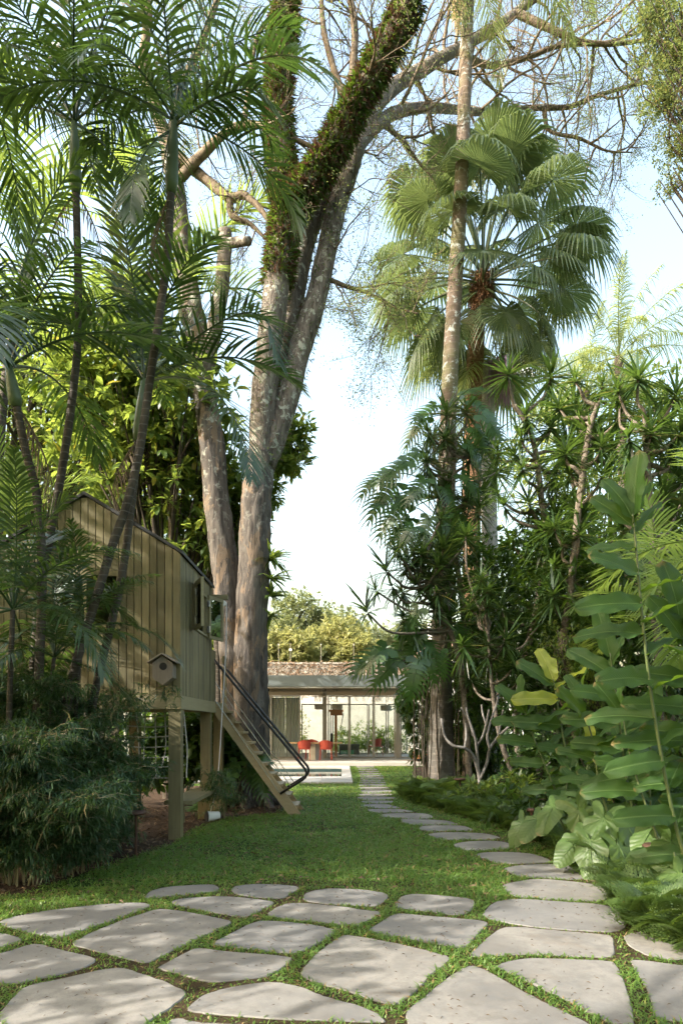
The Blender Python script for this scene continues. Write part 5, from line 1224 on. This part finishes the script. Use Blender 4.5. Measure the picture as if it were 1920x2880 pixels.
ROS = [rosette_mesh(52, .60, .042, g) for _ in range(3)] + [rosette_mesh(46, .60, .042, g, -.95, .6), rosette_mesh(40, .58, .042, g, -.1, .98)]
def dracaena(label, base, trunk, ros, r0=.07, s=1.12, fill=0, box=None):
    ros = list(ros) + [(g.uniform(box[0], box[1]), g.uniform(box[2], box[3]), g.uniform(box[4], box[5])) for _ in range(fill)]
    base = np.array(base, float); t = thing('dracaena', label, 'dracaena', base, 'dracaenas in the right border')
    q = spline(np.array([base] + [V(*p) for p in trunk]) - base, 40); m_ = MB(); m_.tube(q - (0, 0, .0), np.linspace(r0, r0 * .55, 40), 9, True, .1, 1)
    m_.obj('trunk', M['drac_bark'], t, True)
    for px, py, d in ros:
        p = V(px, py, d) - base; cand = np.where(q[:, 2] < p[2] - .25)[0]; cand = cand if len(cand) else np.array([8])
        dist = np.linalg.norm(q[cand] - p, axis=1) + .35 * np.abs(q[cand][:, 2] - p[2] + .9); j = cand[np.argmin(dist)]; a = q[j]; L = np.linalg.norm(p - a)
        mid1 = a * .6 + p * .4 + np.array([0, 0, -.12 * L]) + g.normal(size=3) * .05 * L; mid2 = a * .25 + p * .75 + np.array([0, 0, -.13 * L]) + g.normal(size=3) * .04 * L
        m_ = MB(); m_.tube(spline([a, mid1, mid2, p], 14), np.linspace(max(.02, r0 * .5), .018, 14), 7, False, .08, 2); m_.obj('branch', M['drac_bark'], t, True)
        o_ = unit(p - mid2); rot = Vector((0, 0, 1)).rotation_difference(Vector(o_ * .5 + np.array([0, 0, .7]))).to_euler()
        e = mkobj('leaf_rosette', ROS[g.integers(0, 5)], None, t, loc=p, rot=rot, scale=s * g.uniform(.68, 1.22))
dracaena('dracaena whose rosettes wrap around the tall palm trunk', (3.05, 16.9, 0), [(1070,1600,16.7),(1062,1400,16.2),(1040,1200,15.2),(1045,1010,15.2)],
 [(1025,954,15),(1071,947,15.3),(983,993,15),(1020,1010,14.8),(1110,1022,15.3),(981,1068,14.9),(1078,1053,15.1),(1059,1158,15.2),(1097,1176,15)], .08, fill=16, box=(960, 1150, 1000, 1330, 15, 16.5))
dracaena('dracaena leaning left over the sky gap', (2.75, 14.6, 0), [(1068,1640,14.5),(1050,1500,14.4),(1010,1400,14.3),(960,1340,14.2)],
 [(914,1273,14),(889,1315,13.9),(864,1358,13.8),(901,1348,14),(844,1408,13.7),(956,1348,14.2),(968,1274,14.2),(1017,1260,14.4),(1072,1243,14.6),(1004,1303,14.1),(1004,1363,14),(999,1408,14.2),(935,1300,14.3),(930,1420,14.3),(985,1330,14.6),(1030,1330,14.8)], .07, fill=16, box=(915, 1060, 1180, 1440, 14.2, 15.4))
dracaena('dracaena with long bare arching stem in front of the fan palm', (3.9, 14.8, 0), [(1190,1600,14.4),(1250,1300,14.2),(1240,1120,14),(1220,1000,14),(1180,930,13.9)],
 [(1166,862,13.8),(1209,958,13.9),(1197,1011,13.8),(1199,1080,13.7),(1264,983,14.1),(1158,1165,13.9),(1264,868,14.2),(1236,1078,14.1),(1251,1218,13.8),(1215,1160,14),(1300,1020,14.5),(1300,1150,14.3)], .085, fill=14, box=(1140, 1320, 1000, 1420, 13.8, 15.5))
dracaena('dracaena high in the right border under the feathery palm', (5.4, 13.6, 0), [(1290,1600,13.4),(1310,1350,13.2),(1330,1150,13),(1350,1000,13),(1370,930,13)],
 [(1321,878,13),(1381,888,13),(1379,1028,12.8),(1379,1098,12.7),(1310,1090,13.2),(1420,960,13),(1330,960,13.3),(1274,1303,13.2),(1330,1230,13)], .09, fill=14, box=(1270, 1440, 930, 1400, 12.8, 14.5))
dracaena('dracaena at the far right behind the tall ginger tip', (6.2, 12.2, 0), [(1520,1550,12),(1500,1300,11.8),(1490,1130,11.6),(1480,1000,11.6)],
 [(1464,873,11.5),(1549,913,11.6),(1444,1008,11.4),(1494,998,11.5),(1454,1088,11.4),(1540,1060,11.8),(1400,1170,11.8),(1560,1000,11.6),(1520,1150,11.9),(1430,1220,12)], .085, fill=12, box=(1400, 1590, 900, 1300, 11.4, 13))
dracaena('low shaded dracaena with hanging rosettes in the middle border', (3.7, 14.0, 0), [(1150,1700,13.8),(1130,1580,13.6),(1120,1450,13.5)],
 [(1119,1393,13.4),(1159,1478,13.2),(1104,1333,13.5),(1249,1423,13.6),(1064,1483,13.6),(1069,1233,13.9),(1190,1560,13.5),(1080,1400,13.6)], .06, 1.0, fill=8, box=(1060, 1280, 1350, 1600, 13.2, 14.5))

# ------------------------------------------------------------------ split-leaf climber on the tall palm
def monstera_mesh(L, g, lobes=9, bend=.35):
    mb = MB(); W = .44
    prof = lambda u: W * (math.sin(PI * min(1, .10 + u * .93)) ** .62) * (1 - .25 * u)
    def zc(x, y): return -bend * x * x - .35 * y * y
    n = 24; xs = np.linspace(0, 1, n)
    mb.tube(np.array([(x * L, 0, zc(x, 0) * L + .004) for x in xs]), np.linspace(.012, .004, n) * L, 4, False)
    for sg in (-1, 1):
        for k in range(lobes):
            u0, u1 = k / lobes, (k + 1) / lobes; um = (u0 + u1) / 2; w = prof(um); fw = .10 + .26 * um; gap = .24 if 0 < k < lobes - 1 else .12
            V_ = []
            for j, (f, sh) in enumerate(((0, 0), (.32, 0.0), (.55, 1), (.8, .95), (1.0, .55))):
                half = (u1 - u0) / 2 * (1 - (gap + .18) * (1 if sh else 0)) * (sh if f > .9 else 1); cx = um + fw * f * f
                if f == 0: half = (u1 - u0) / 2
                for s2 in (-1, 1):
                    x = cx + s2 * half; y = sg * w * f; V_.append((x * L, y * L, (zc(x, y) + .02 * math.sin(3 * x + k)) * L))
            F = np.array([[2*i, 2*i+1, 2*i+3, 2*i+2] for i in range(4)]); mb.add(np.array(V_), F if sg > 0 else F[:, ::-1])
    # lobes behind the stalk
    for sg in (-1, 1):
        V_ = [(0,0,0),(.06*L,sg*.3*L,-.02*L),(-.1*L,sg*.34*L,-.03*L),(-.17*L,sg*.2*L,-.03*L),(-.1*L,sg*.06*L,-.01*L)]; mb.add(np.array(V_), [[0,1,2,3,4]] if sg > 0 else [[4,3,2,1,0]])
    me = mb.mesh('split_leaf'); me.materials.append(M['monstera']); return me
MON = [monstera_mesh(1.0, g, 9, .3), monstera_mesh(1.0, g, 10, .5), monstera_mesh(1.0, g, 8, .15)]
def leaf_obj(name, me, t, loc, d, up, s):
    """leaf blade along d, its face towards up"""
    d = Vector(d).normalized(); u = Vector(up); y = u.cross(d).normalized(); z = d.cross(y); m3 = Matrix((d, y, z)).transposed()
    return mkobj(name, me, None, t, loc=loc, rot=m3.to_euler(), scale=s)
base = np.array([2.25, 15.75, 0]); t = thing('split_leaf_climber', 'split leaf climber with huge leaves hanging on the tall palm trunk', 'climber', base)
m_ = MB(); q = spline(np.array([base, V(1002,1600,15.7), V(1028,1400,15.75), V(1004,1200,15.75), V(1030,1000,15.75), V(1050,920,15.75)]) - base, 40); m_.tube(q, .03, 7); m_.obj('stem', M['drac_bark'], t, True)
lv = [(930,1060,-.85,-.55,1.05),(905,1110,-.75,-.75,1.15),(955,1130,-.8,-.6,1.0),(925,1160,-.75,-.75,1.1),(890,1085,-.9,-.5,1.0),(985,1190,-.4,-.9,.8),(1015,1190,.3,-.9,.7),(950,1210,-.7,-.8,.9),
      (1085,920,.75,-.55,.9),(1110,955,.7,-.75,1.0),(1060,905,.2,.1,.7),(1000,930,-.75,-.5,.9),(1090,985,.6,-.9,.8),(975,960,-.8,-.7,.9),
      (885,1490,-.9,-.55,1.1),(930,1475,-.55,-.75,1.1),(960,1520,-.3,-.95,1.0),(905,1520,-.75,-.8,.95),(945,1455,.55,-.4,.9),(975,1490,.3,-.8,.9),(865,1505,-.9,-.7,.8),
      (960,1400,-.5,-.8,.8),(1050,1440,.6,-.8,.8),(1010,1500,.2,-.95,.7),(1020,1120,.4,-.9,.7),(1060,1090,.7,-.7,.8),(960,1040,-.7,-.6,.9),(975,1100,-.6,-.7,.9),(940,1190,-.7,-.6,.9),(980,1240,-.3,-.9,.8),(1050,1180,.6,-.7,.8),(1075,1020,.7,-.6,.8),(915,1140,-.9,-.4,.9),(960,1460,-.4,-.8,.8)]
for i, (px, py, dx, dz, s) in enumerate(lv):
    dep = (14.9 if py < 1400 else 14.2) + g.normal(0, .25); p = V(px, py, dep) - base; d = np.array([dx, g.uniform(-.45, .1), dz]); up = np.array([-.5 * dx * .3, -.75, .75])
    j = np.argmin(np.abs(q[:, 2] - (p[2] - .3))); lo_ = leaf_obj('leaf', MON[i % 3], t, p, d, up, s * .82)
    a = q[j]; m_ = MB(); m_.tube(spline([a, (a + p) / 2 + (0, 0, .15), p], 10), .012, 5, False); m_.obj('leaf_stalk', M['shaft'], t)
for k in range(16):
    px = g.choice([g.uniform(945, 985), g.uniform(1040, 1060)]); p0 = V(px, g.uniform(1480, 1600), 15.4 + g.normal(0, .25)) - base; p1 = p0.copy(); p1[2] = g.uniform(0, .25); mid = (p0 + p1) / 2 + g.normal(size=3) * .06
    m_ = MB(); m_.tube(spline([p0, mid, p1], 12), .009, 4, False); m_.obj('aerial_root', M['darkbark'], t)
# split-leaf plant at the foot of the great tree
base = np.array([-2.0, 12.55, 0]); t = thing('split_leaf_plant', 'dark split leaf plant at the foot of the great tree', 'plant', base)
for i, (px, py, dx, dz, s) in enumerate(((565,1765,.5,-.6,.62),(545,1750,-.4,-.6,.55),(600,1770,.2,-.9,.62),(530,1780,-.3,-.8,.5),(515,1830,-.5,-.5,.5),(470,1840,-.6,-.4,.55),(490,1855,.5,-.4,.45),(575,1740,.7,.1,.5))):
    p = V(px, py, 12.2 + g.normal(0, .15)) - base; leaf_obj('leaf', MON[i % 3], t, p, (dx, -.5, dz), (0, -.7, .7), s * .9)
    m_ = MB(); m_.tube(spline([(0, 0, 0), p * .5 + (0, .1, .15), p], 8), .012, 5, False); m_.obj('leaf_stalk', M['shaft'], t)

# ------------------------------------------------------------------ gingers
M['ginger'] = leaf_mat('ginger_leaves', (.012, .040, .011), (.05, .098, .024), (.26, .44, .03), .38, .46, .25, veins=(26, 1.1, (.14, .22, .07)))
M['gingeryellow'] = leaf_mat('yellow_ginger_leaves', (.17, .22, .02), (.30, .32, .03), (.65, .7, .05), .4, .38, .45, veins=(26, 1.1, (.4, .4, .1)))  # brighter yellow copy of the ginger leaf colour, for chosen leaves
M['gstem'] = plain('ginger_stem', (.085, .115, .04), .45, var=.3, vs=5)
def ginger_leaf(L, W, g, droop, wav=.035):
    n, mrow = 16, 7; u = np.linspace(0, 1, n); V_ = []
    ph = g.uniform(0, 6, 2)
    for i, x in enumerate(u):
        w = W * (min(1, x * 5.5 + .05) ** .6) * (1 - max(0, x - .72) ** 2 * 9.5) ** .5 if x < .995 else .01 * W
        for j in range(mrow):
            s = (j - 3) / 3; e = abs(s) ** 2.5
            z = -droop * x * x + .16 * W * abs(s) - .10 * abs(s) ** 2 * W * 2 * x + wav * e * math.sin(x * 17 + ph[0 if s > 0 else 1]) * (1 if .05 < x < .97 else 0)
            V_.append((x, s * w / 2, z - (.012 if s == 0 else 0)))
    V_ = np.array(V_) * L; V_[:, 0] *= (1 - .22 * droop)
    i = np.arange(n - 1)[:, None] * mrow; j = np.arange(mrow - 1)[None]
    F = np.stack([i + j, i + mrow + j, i + mrow + j + 1, i + j + 1], -1).reshape(-1, 4)
    mb = MB(); mb.add(V_, F); mb.tube(np.c_[V_[3::mrow]] + (0, 0, .002), np.linspace(.006, .002, n) * L, 4, False)
    return mb.mesh('ginger_leaf', True)
GL = [ginger_leaf(1, .33, g, d) for d in (.10, .25, .4, .18)]
GLN = with_mat(GL, M['ginger']); GLY = with_mat(GL, M['gingeryellow'])
def ginger(label, stems, base, g, s=.7, yel=None, name='ginger', lo_f=.25):
    base = np.array(base, float); t = thing(name, label, 'ginger plant', base, 'gingers in the right border')
    for si, (pts, n, sz, a0) in enumerate(stems):
        q = spline(np.array([V(*p) for p in pts]) - base, 40); q[0, 2] = min(q[0, 2], -.02)
        m_ = MB(); m_.tube(q, np.linspace(.020, .009, 40) * sz / .7, 8); m_.obj('stem', M['gstem'], t, True)
        for k in range(n):
            f = lo_f + (1 - lo_f) * k / (n - 1) if n > 1 else 1; j = min(38, int(f * 39)); T = unit(q[j + 1] - q[j]); side = 1 if k % 2 else -1
            az = a0 + g.normal(0, .42); h = np.array([math.cos(az), math.sin(az), 0]) * side; top = max(0, (f - .78) / .22)
            rise = .38 * f if side < 0 else .55
            d = unit(h * (1 - .82 * top) * (1 if side < 0 else .75) + T * (rise + 1.0 * top) + g.normal(size=3) * .09)
            up = unit(T * .65 + np.array([0, -.8, 0]) * (1 + .8 * top) + g.normal(size=3) * .15) if side < 0 else unit(T * .7 - h * .9 + np.array([0, -.25, 0]) + g.normal(size=3) * .2)
            if 2 < k < n - 3 and g.random() < .1: continue
            ml = GLY if yel and (si, k) in yel else GLN
            leaf_obj('leaf', ml[g.integers(0, 4)], t, q[j], d, up, sz * g.uniform(.70, 1.14) * (1 - .25 * abs(f - .6)))
    return t
ginger('tallest ginger with big dark leaves at the right edge', [([(1600,2075,5.8),(1540,1850,5.8),(1495,1600,5.75),(1472,1400,5.7),(1458,1240,5.7),(1452,1180,5.7)], 22, .60, .25), ([(1560,2070,5.9),(1500,1900,6.1),(1450,1750,6.2),(1425,1620,6.3)], 14, .52, .1)], G(1600, 2075), g, lo_f=.12)
ginger('ginger cut by the right edge beside the tallest ginger', [([(1640,2060,5.9),(1600,1800,5.9),(1580,1560,5.9),(1560,1420,5.9)], 15, .62, .3), ([(1660,2000,6.2),(1640,1700,6.2),(1610,1500,6.2)], 12, .6, .2)], G(1640, 2060), g)
ginger('ginger clump in front of the dark shrubs, second from right edge', [([(1480,1985,7.4),(1440,1800,7.3),(1420,1640,7.2),(1400,1500,7.2)], 13, .58, .1), ([(1440,1985,7.4),(1380,1820,7.4),(1360,1700,7.4),(1330,1600,7.4)], 11, .55, -.2), ([(1510,1985,7.4),(1490,1800,7.4),(1500,1650,7.4)], 10, .52, .4)], G(1470, 1985), g)
ginger('ginger with yellow top leaves in the middle of border', [([(1330,1900,9.4),(1310,1780,9.4),(1290,1680,9.3),(1275,1590,9.3),(1270,1560,9.3)], 11, .62, .0), ([(1310,1900,9.4),(1260,1780,9.4),(1220,1680,9.4),(1200,1620,9.4)], 10, .55, .25), ([(1350,1905,9.3),(1345,1800,9.3),(1355,1700,9.3)], 9, .5, .1), ([(1320,1905,9.3),(1300,1820,9.3),(1310,1760,9.3)], 8, .45, .5)], G(1325, 1900), g, yel={(0, 10), (0, 9), (0, 7), (0, 6), (2, 8)})
ginger('lower ginger between the yellow topped one and arrow leaves', [([(1400,1930,8.6),(1390,1850,8.6),(1400,1760,8.6)], 9, .5, .2), ([(1440,1930,8.6),(1450,1840,8.6),(1440,1740,8.6)], 9, .5, -.1), ([(1370,1930,8.8),(1350,1860,8.8),(1330,1800,8.8)], 8, .42, .0)], G(1400, 1930), g, yel={(0, 3)})

# ------------------------------------------------------------------ arrow-leaved plants (elephant ears)
M['ear'] = leaf_mat('arrow_leaves', (.045, .09, .024), (.11, .17, .045), (.34, .50, .07), .33, .42, .35, veins=(9, .55, (.13, .22, .07)))
def ear_mesh(g):
    th = np.linspace(-PI, PI, 49)[:-1]; rings = [.0, .25, .5, .75, 1.0]; V_ = [(0, 0, .03)]; F = []
    def rad(a):
        b = abs(a); tip = 1.0 / (1 + (b / .62) ** 2.2) ; body = .46 * math.exp(-((b - 1.15) / .75) ** 2)
        lobe = .50 * math.exp(-((b - 2.45) / .36) ** 2); notch = -.06 * math.exp(-((b - PI) / .3) ** 2)
        return max(.07, tip * .85 + body * .55 + lobe + notch + .08)
    n = len(th); ph = g.uniform(0, 6)
    for r_ in rings[1:]:
        for a in th:
            R_ = rad(a) * r_ * (1 + .035 * math.sin(9 * a + ph) * (r_ ** 3)); x, y = R_ * math.cos(a), R_ * math.sin(a) * .82
            V_.append((x, y, .045 * abs(math.sin(6 * a)) * r_ * (1.15 - r_) - .28 * max(x, 0) ** 2 - .22 * y * y + .03 * math.sin(9 * a + ph) * r_ ** 2))
    tri = np.array([[0, 1 + j, 1 + (j + 1) % n] for j in range(n)]); quad = np.array([[1 + k * n + j, 1 + (k + 1) * n + j, 1 + (k + 1) * n + (j + 1) % n, 1 + k * n + (j + 1) % n] for k in range(3) for j in range(n)])
    mb = MB(); mb.add(np.array(V_), tri); mb.l.append(quad.ravel()); mb.n.append(np.full(len(quad), 4))
    mb.tube(np.array([(x, 0, -.28 * x * x + .022) for x in np.linspace(0, .9, 8)]), np.linspace(.012, .003, 8), 4, False)
    me = mb.mesh('arrow_leaf', True); me.materials.append(M['ear']); return me
EAR = [ear_mesh(g) for _ in range(3)]
def ears(label, base, leaves):
    base = np.array(base, float); t = thing('arrow_leaf_plant', label, 'plant', base, 'arrow leaved plants by the path')
    for i, (px, py, d, dx, dy, dz, s) in enumerate(leaves):
        p = V(px, py, d) - base; leaf_obj('leaf', EAR[i % 3], t, p, (dx, dy, dz), (-.15 + g.normal(0, .2), -.5 + g.normal(0, .2), .8), s * .88)
        m_ = MB(); m_.tube(spline([(g.normal(0, .05), g.normal(0, .05), -.02), p * (.4, .4, .6) , p], 10), np.linspace(.016, .009, 10), 6, False); m_.obj('leaf_stalk', M['gstem'], t)
ears('arrow leaved plant with one leaf brightly sunlit beside the path', G(1310, 1965), [(1330,1865,7.6,.25,-.4,-.55,.60),(1270,1855,7.9,-.5,-.4,-.5,.45),(1235,1880,8.1,-.6,-.4,-.5,.42),(1300,1835,8.2,-.5,-.5,-.2,.5),(1360,1900,7.3,-.35,-.6,-.7,.55),(1200,1890,8.4,-.5,-.3,-.7,.4),(1345,1830,8.2,.4,-.4,-.3,.5)])
ears('arrow leaved plant in the middle of the ferns', G(1400, 2000), [(1385,1880,7.0,-.45,-.5,-.65,.55),(1440,1900,6.9,.3,-.5,-.7,.5),(1330,1925,7.0,-.75,-.4,-.55,.45),(1420,1945,6.7,.2,-.6,-.7,.45),(1355,1935,6.8,-.2,-.6,-.75,.5)])
ears('arrow leaved plant low at the right edge behind path light', G(1570, 2090), [(1540,1935,5.9,-.5,-.5,-.6,.45),(1590,1960,5.8,-.2,-.6,-.7,.5),(1500,1900,6.3,-.6,-.4,-.5,.45),(1550,1880,6.3,.3,-.5,-.6,.45),(1560,2010,5.6,-.7,-.4,-.5,.42),(1610,1890,6.0,.1,-.6,-.6,.45)])

# ------------------------------------------------------------------ bare frangipani
M['greybark'] = bark_mat('grey_smooth_bark', (.10, .09, .08), (.17, .155, .14), (.26, .24, .22), (8, 8, 8), bump=.25)
base = G(1104, 1846); t = thing('bare_frangipani', 'leafless grey branched frangipani right of the tall palm foot', 'tree', base)
d = 12.9
for i, (pts, r0, r1) in enumerate([([(1104,1850),(1102,1805),(1098,1770),(1085,1735),(1066,1718),(1040,1712),(1020,1690),(1013,1650)], .06, .025), ([(1101,1790),(1118,1750),(1124,1720),(1145,1690),(1170,1665),(1178,1640)], .045, .024), ([(1098,1772),(1095,1730),(1092,1700),(1082,1670),(1072,1640),(1070,1625)], .04, .022),
     ([(1094,1715),(1108,1690),(1116,1660),(1122,1630)], .032, .022), ([(1124,1720),(1118,1690),(1128,1650),(1140,1615),(1142,1600)], .034, .022), ([(1066,1718),(1070,1690),(1068,1660)], .03, .022), ([(1116,1665),(1108,1640),(1105,1618)], .026, .02), ([(1145,1690),(1150,1650),(1155,1630)], .028, .02), ([(1085,1690),(1078,1660),(1058,1625)], .027, .02)]):
    m_ = MB(); m_.tube(spline(np.array([V(x, y, d + .12 * math.sin(k + i)) for k, (x, y) in enumerate(pts)]) - base, 24), np.linspace(r0, r1, 24) * .78, 8, True, .06, i); m_.obj('trunk' if i == 0 else 'branch', M['greybark'], t, True)

# ------------------------------------------------------------------ ferns
M['fern'] = leaf_mat('fern_fronds', (.012, .036, .010), (.125, .19, .055), (.28, .42, .06), .34, .45, .35, tip=(.22, .12, .04), tipf=.01)
def fern_bank():
    g = np.random.default_rng(61); mb = MB()
    # one frond: pinnae with toothed leaflets
    fr = MB(); L = 1.0; x = np.linspace(.10, 1, 11); tv, tf = leaf_s(.34, .1, .1)
    for sg in (-1, 1):
        for i, u in enumerate(x):
            ln = .36 * (1 - u) ** .7 + .035; D = unit(np.array([.55, sg * .85, .0])); p = np.array([u, 0, .22 * math.sin(u * 2.4) - .30 * u * u])
            m = 4 if ln > .15 else 3; ks = np.linspace(.15, 1, m)
            for s2 in (-1, 1):
                Dm = unit(D[None] * .6 + s2 * np.array([[.8, -sg * .5, 0]]) * .8); Dm = np.repeat(Dm, m, 0)
                P = p + D * (ln * ks)[:, None] + np.array([0, 0, -1.]) * (.3 * ln * ks ** 2)[:, None]
                scatter(fr, np.array([[0, .22, 0], [0, -.22, 0], [1, 0, -.06]]), np.array([[0, 1, 2]]), frames(Dm), P, ln * .68 * (1.05 - ks * .6))
    fv = np.concatenate(fr.v); fl = np.concatenate(fr.l).reshape(-1, 3)
    spots = []
    R_ = np.array(RB)[:, :2]; inner = np.array([G(1568, 2190), G(1470, 2135), G(1425, 2070), G(1385, 2020), G(1290, 1962), G(1190, 1918), G(1110, 1888), G(1040, 1868), G(960, 1846), G(925, 1828)])[:, :2]
    path_ = np.vstack([inner]); seg = spline(np.c_[path_, np.zeros(len(path_))], 260)[:, :2]; T = unit(np.gradient(seg, axis=0)); N = np.c_[T[:, 1], -T[:, 0]]
    if N[0, 0] < 0: N = -N
    for k in range(200):
        j = g.integers(0, 260); dd = abs(g.normal(0, .32)) + .06; p = seg[j] + N[j] * dd + g.normal(size=2) * .06; spots.append((p[0], p[1], g.uniform(.30, .46) * (1 if dd < .8 else 1.1)))
    for k in range(60): spots.append((g.uniform(1.9, 4.2), g.uniform(5.0, 7.6), g.uniform(.35, .5)))
    for k in range(70): p = G(g.uniform(925, 1080), g.uniform(1815, 1850)); spots.append((p[0], p[1], g.uniform(.38, .55)))
    PP, MM, SS = [], [], []
    for x_, y_, s_ in spots:
        if not inside(np.array([[x_, y_]]), R_)[0]: continue
        n = g.integers(8, 13); a = g.uniform(0, 2 * PI, n); e = g.uniform(.15, .9, n); D = np.c_[np.cos(a) * np.cos(e), np.sin(a) * np.cos(e), np.sin(e)]
        PP.append(np.tile((x_, y_, .02), (n, 1))); MM.append(frames(D, g.normal(0, .25, n))); SS.append(s_ * g.uniform(.75, 1.15, n))
    PP, MM, SS = np.concatenate(PP), np.concatenate(MM), np.concatenate(SS)
    scatter(mb, fv, fl, MM, PP, SS)
    stuff(mb.obj('fern_groundcover', M['fern']), 'lacy green ferns covering the ground along the right of path', 'ferns')
fern_bank()
# filler foliage at the back of the bed
g = np.random.default_rng(71)
for lab, px, py, d, w, h, mt in (('leafy low plants behind the fern bank near palm foot', 1130, 1800, 12.2, .8, .5, 'broad'), ('leafy low plants below the yellow topped ginger', 1260, 1850, 9.8, .9, .6, 'broaddark'), ('leafy low plants at the foot of the tall ginger', 1480, 1920, 7.8, .9, .8, 'broaddark')):
    p = G(px, 1668 + 2352 / d); tree('low_shrub', lab, 'shrub', (p[0], d, 0), [(p[0], d, h * .5, w, .5, h * .6), (p[0] + .5, d + .3, h * .6, w * .7, .5, h * .7)], 170, 8, (.08, .2), leaf_t(.4, .1, .2), M[mt], g, .03)
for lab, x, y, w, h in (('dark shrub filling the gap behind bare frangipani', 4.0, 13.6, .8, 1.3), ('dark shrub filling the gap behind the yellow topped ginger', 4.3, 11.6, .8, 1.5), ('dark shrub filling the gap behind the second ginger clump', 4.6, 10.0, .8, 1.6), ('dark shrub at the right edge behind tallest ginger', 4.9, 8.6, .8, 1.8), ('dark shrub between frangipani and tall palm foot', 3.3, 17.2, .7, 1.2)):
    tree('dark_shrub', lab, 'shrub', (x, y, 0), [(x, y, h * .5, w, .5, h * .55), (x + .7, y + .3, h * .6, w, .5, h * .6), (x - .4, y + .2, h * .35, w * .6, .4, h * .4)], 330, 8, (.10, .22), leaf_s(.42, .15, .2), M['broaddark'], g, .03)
# unseen shade trees left of and behind the viewpoint, placed for their shade
for lab, b, bl in (
  ('tall leafy shade tree outside the left edge beside the bamboo', (-9, 4, 0), [(-9, 4, 9, 2.6, 2.4, 2.4), (-8, 6.5, 11, 2.4, 2.4, 2.2), (-9, 2, 12, 2.4, 2.4, 2.2), (-10, 5, 13.5, 2.4, 2.4, 2), (-8.2, 7.5, 7, 2, 2, 2), (-7.6, 3.4, 5.4, 1.8, 1.8, 1.8), (-7, 5.4, 3.6, 1.4, 1.4, 1.5)]),
  ('tall leafy shade tree outside the left edge behind the first', (-10, 10, 0), [(-9.5, 8.8, 7, 2.0, 1.8, 2.0), (-8.6, 8.2, 4.6, 1.8, 1.6, 1.8), (-9.5, 9.5, 3.5, 1.8, 1.6, 1.8)]),
  ('tall leafy shade tree left of the viewpoint', (-7.5, -1, 0), [(-7, -3.0, 6, 2.2, 2, 2), (-7.5, -3, 9, 2.4, 2.4, 2.2), (-6.4, 2.3, 3.5, 1.5, 1.1, 1.5), (-8, 0, 10, 2.2, 2.2, 2)]),
  ('unseen added shade tree overhanging the patio behind the viewpoint', (4.5, -3.5, 0), [(3.5, -2.5, 7.5, 2.4, 2.2, 1.6), (.5, -2.5, 8.5, 2.4, 2.2, 1.5), (2, -5, 8, 2.6, 2.4, 2), (-2, -3, 8, 2.2, 2, 1.6), (5.5, 0, 8, 2.2, 2, 1.6)]),  # canopy out of view, added to cut skylight on the patio
  ('tall leafy shade tree behind the viewpoint', (-5, -6, 0), [(-5, -5.5, 6, 2.5, 2.4, 2.2), (-3, -6, 5, 2, 2, 1.8), (-6.5, -5, 9, 2.5, 2.4, 2.2)])):
    tree('shade_tree', lab, 'tree', b, bl, 170 * len(bl), 9, (.20, .36), OBS, M['broad'], g, .18)
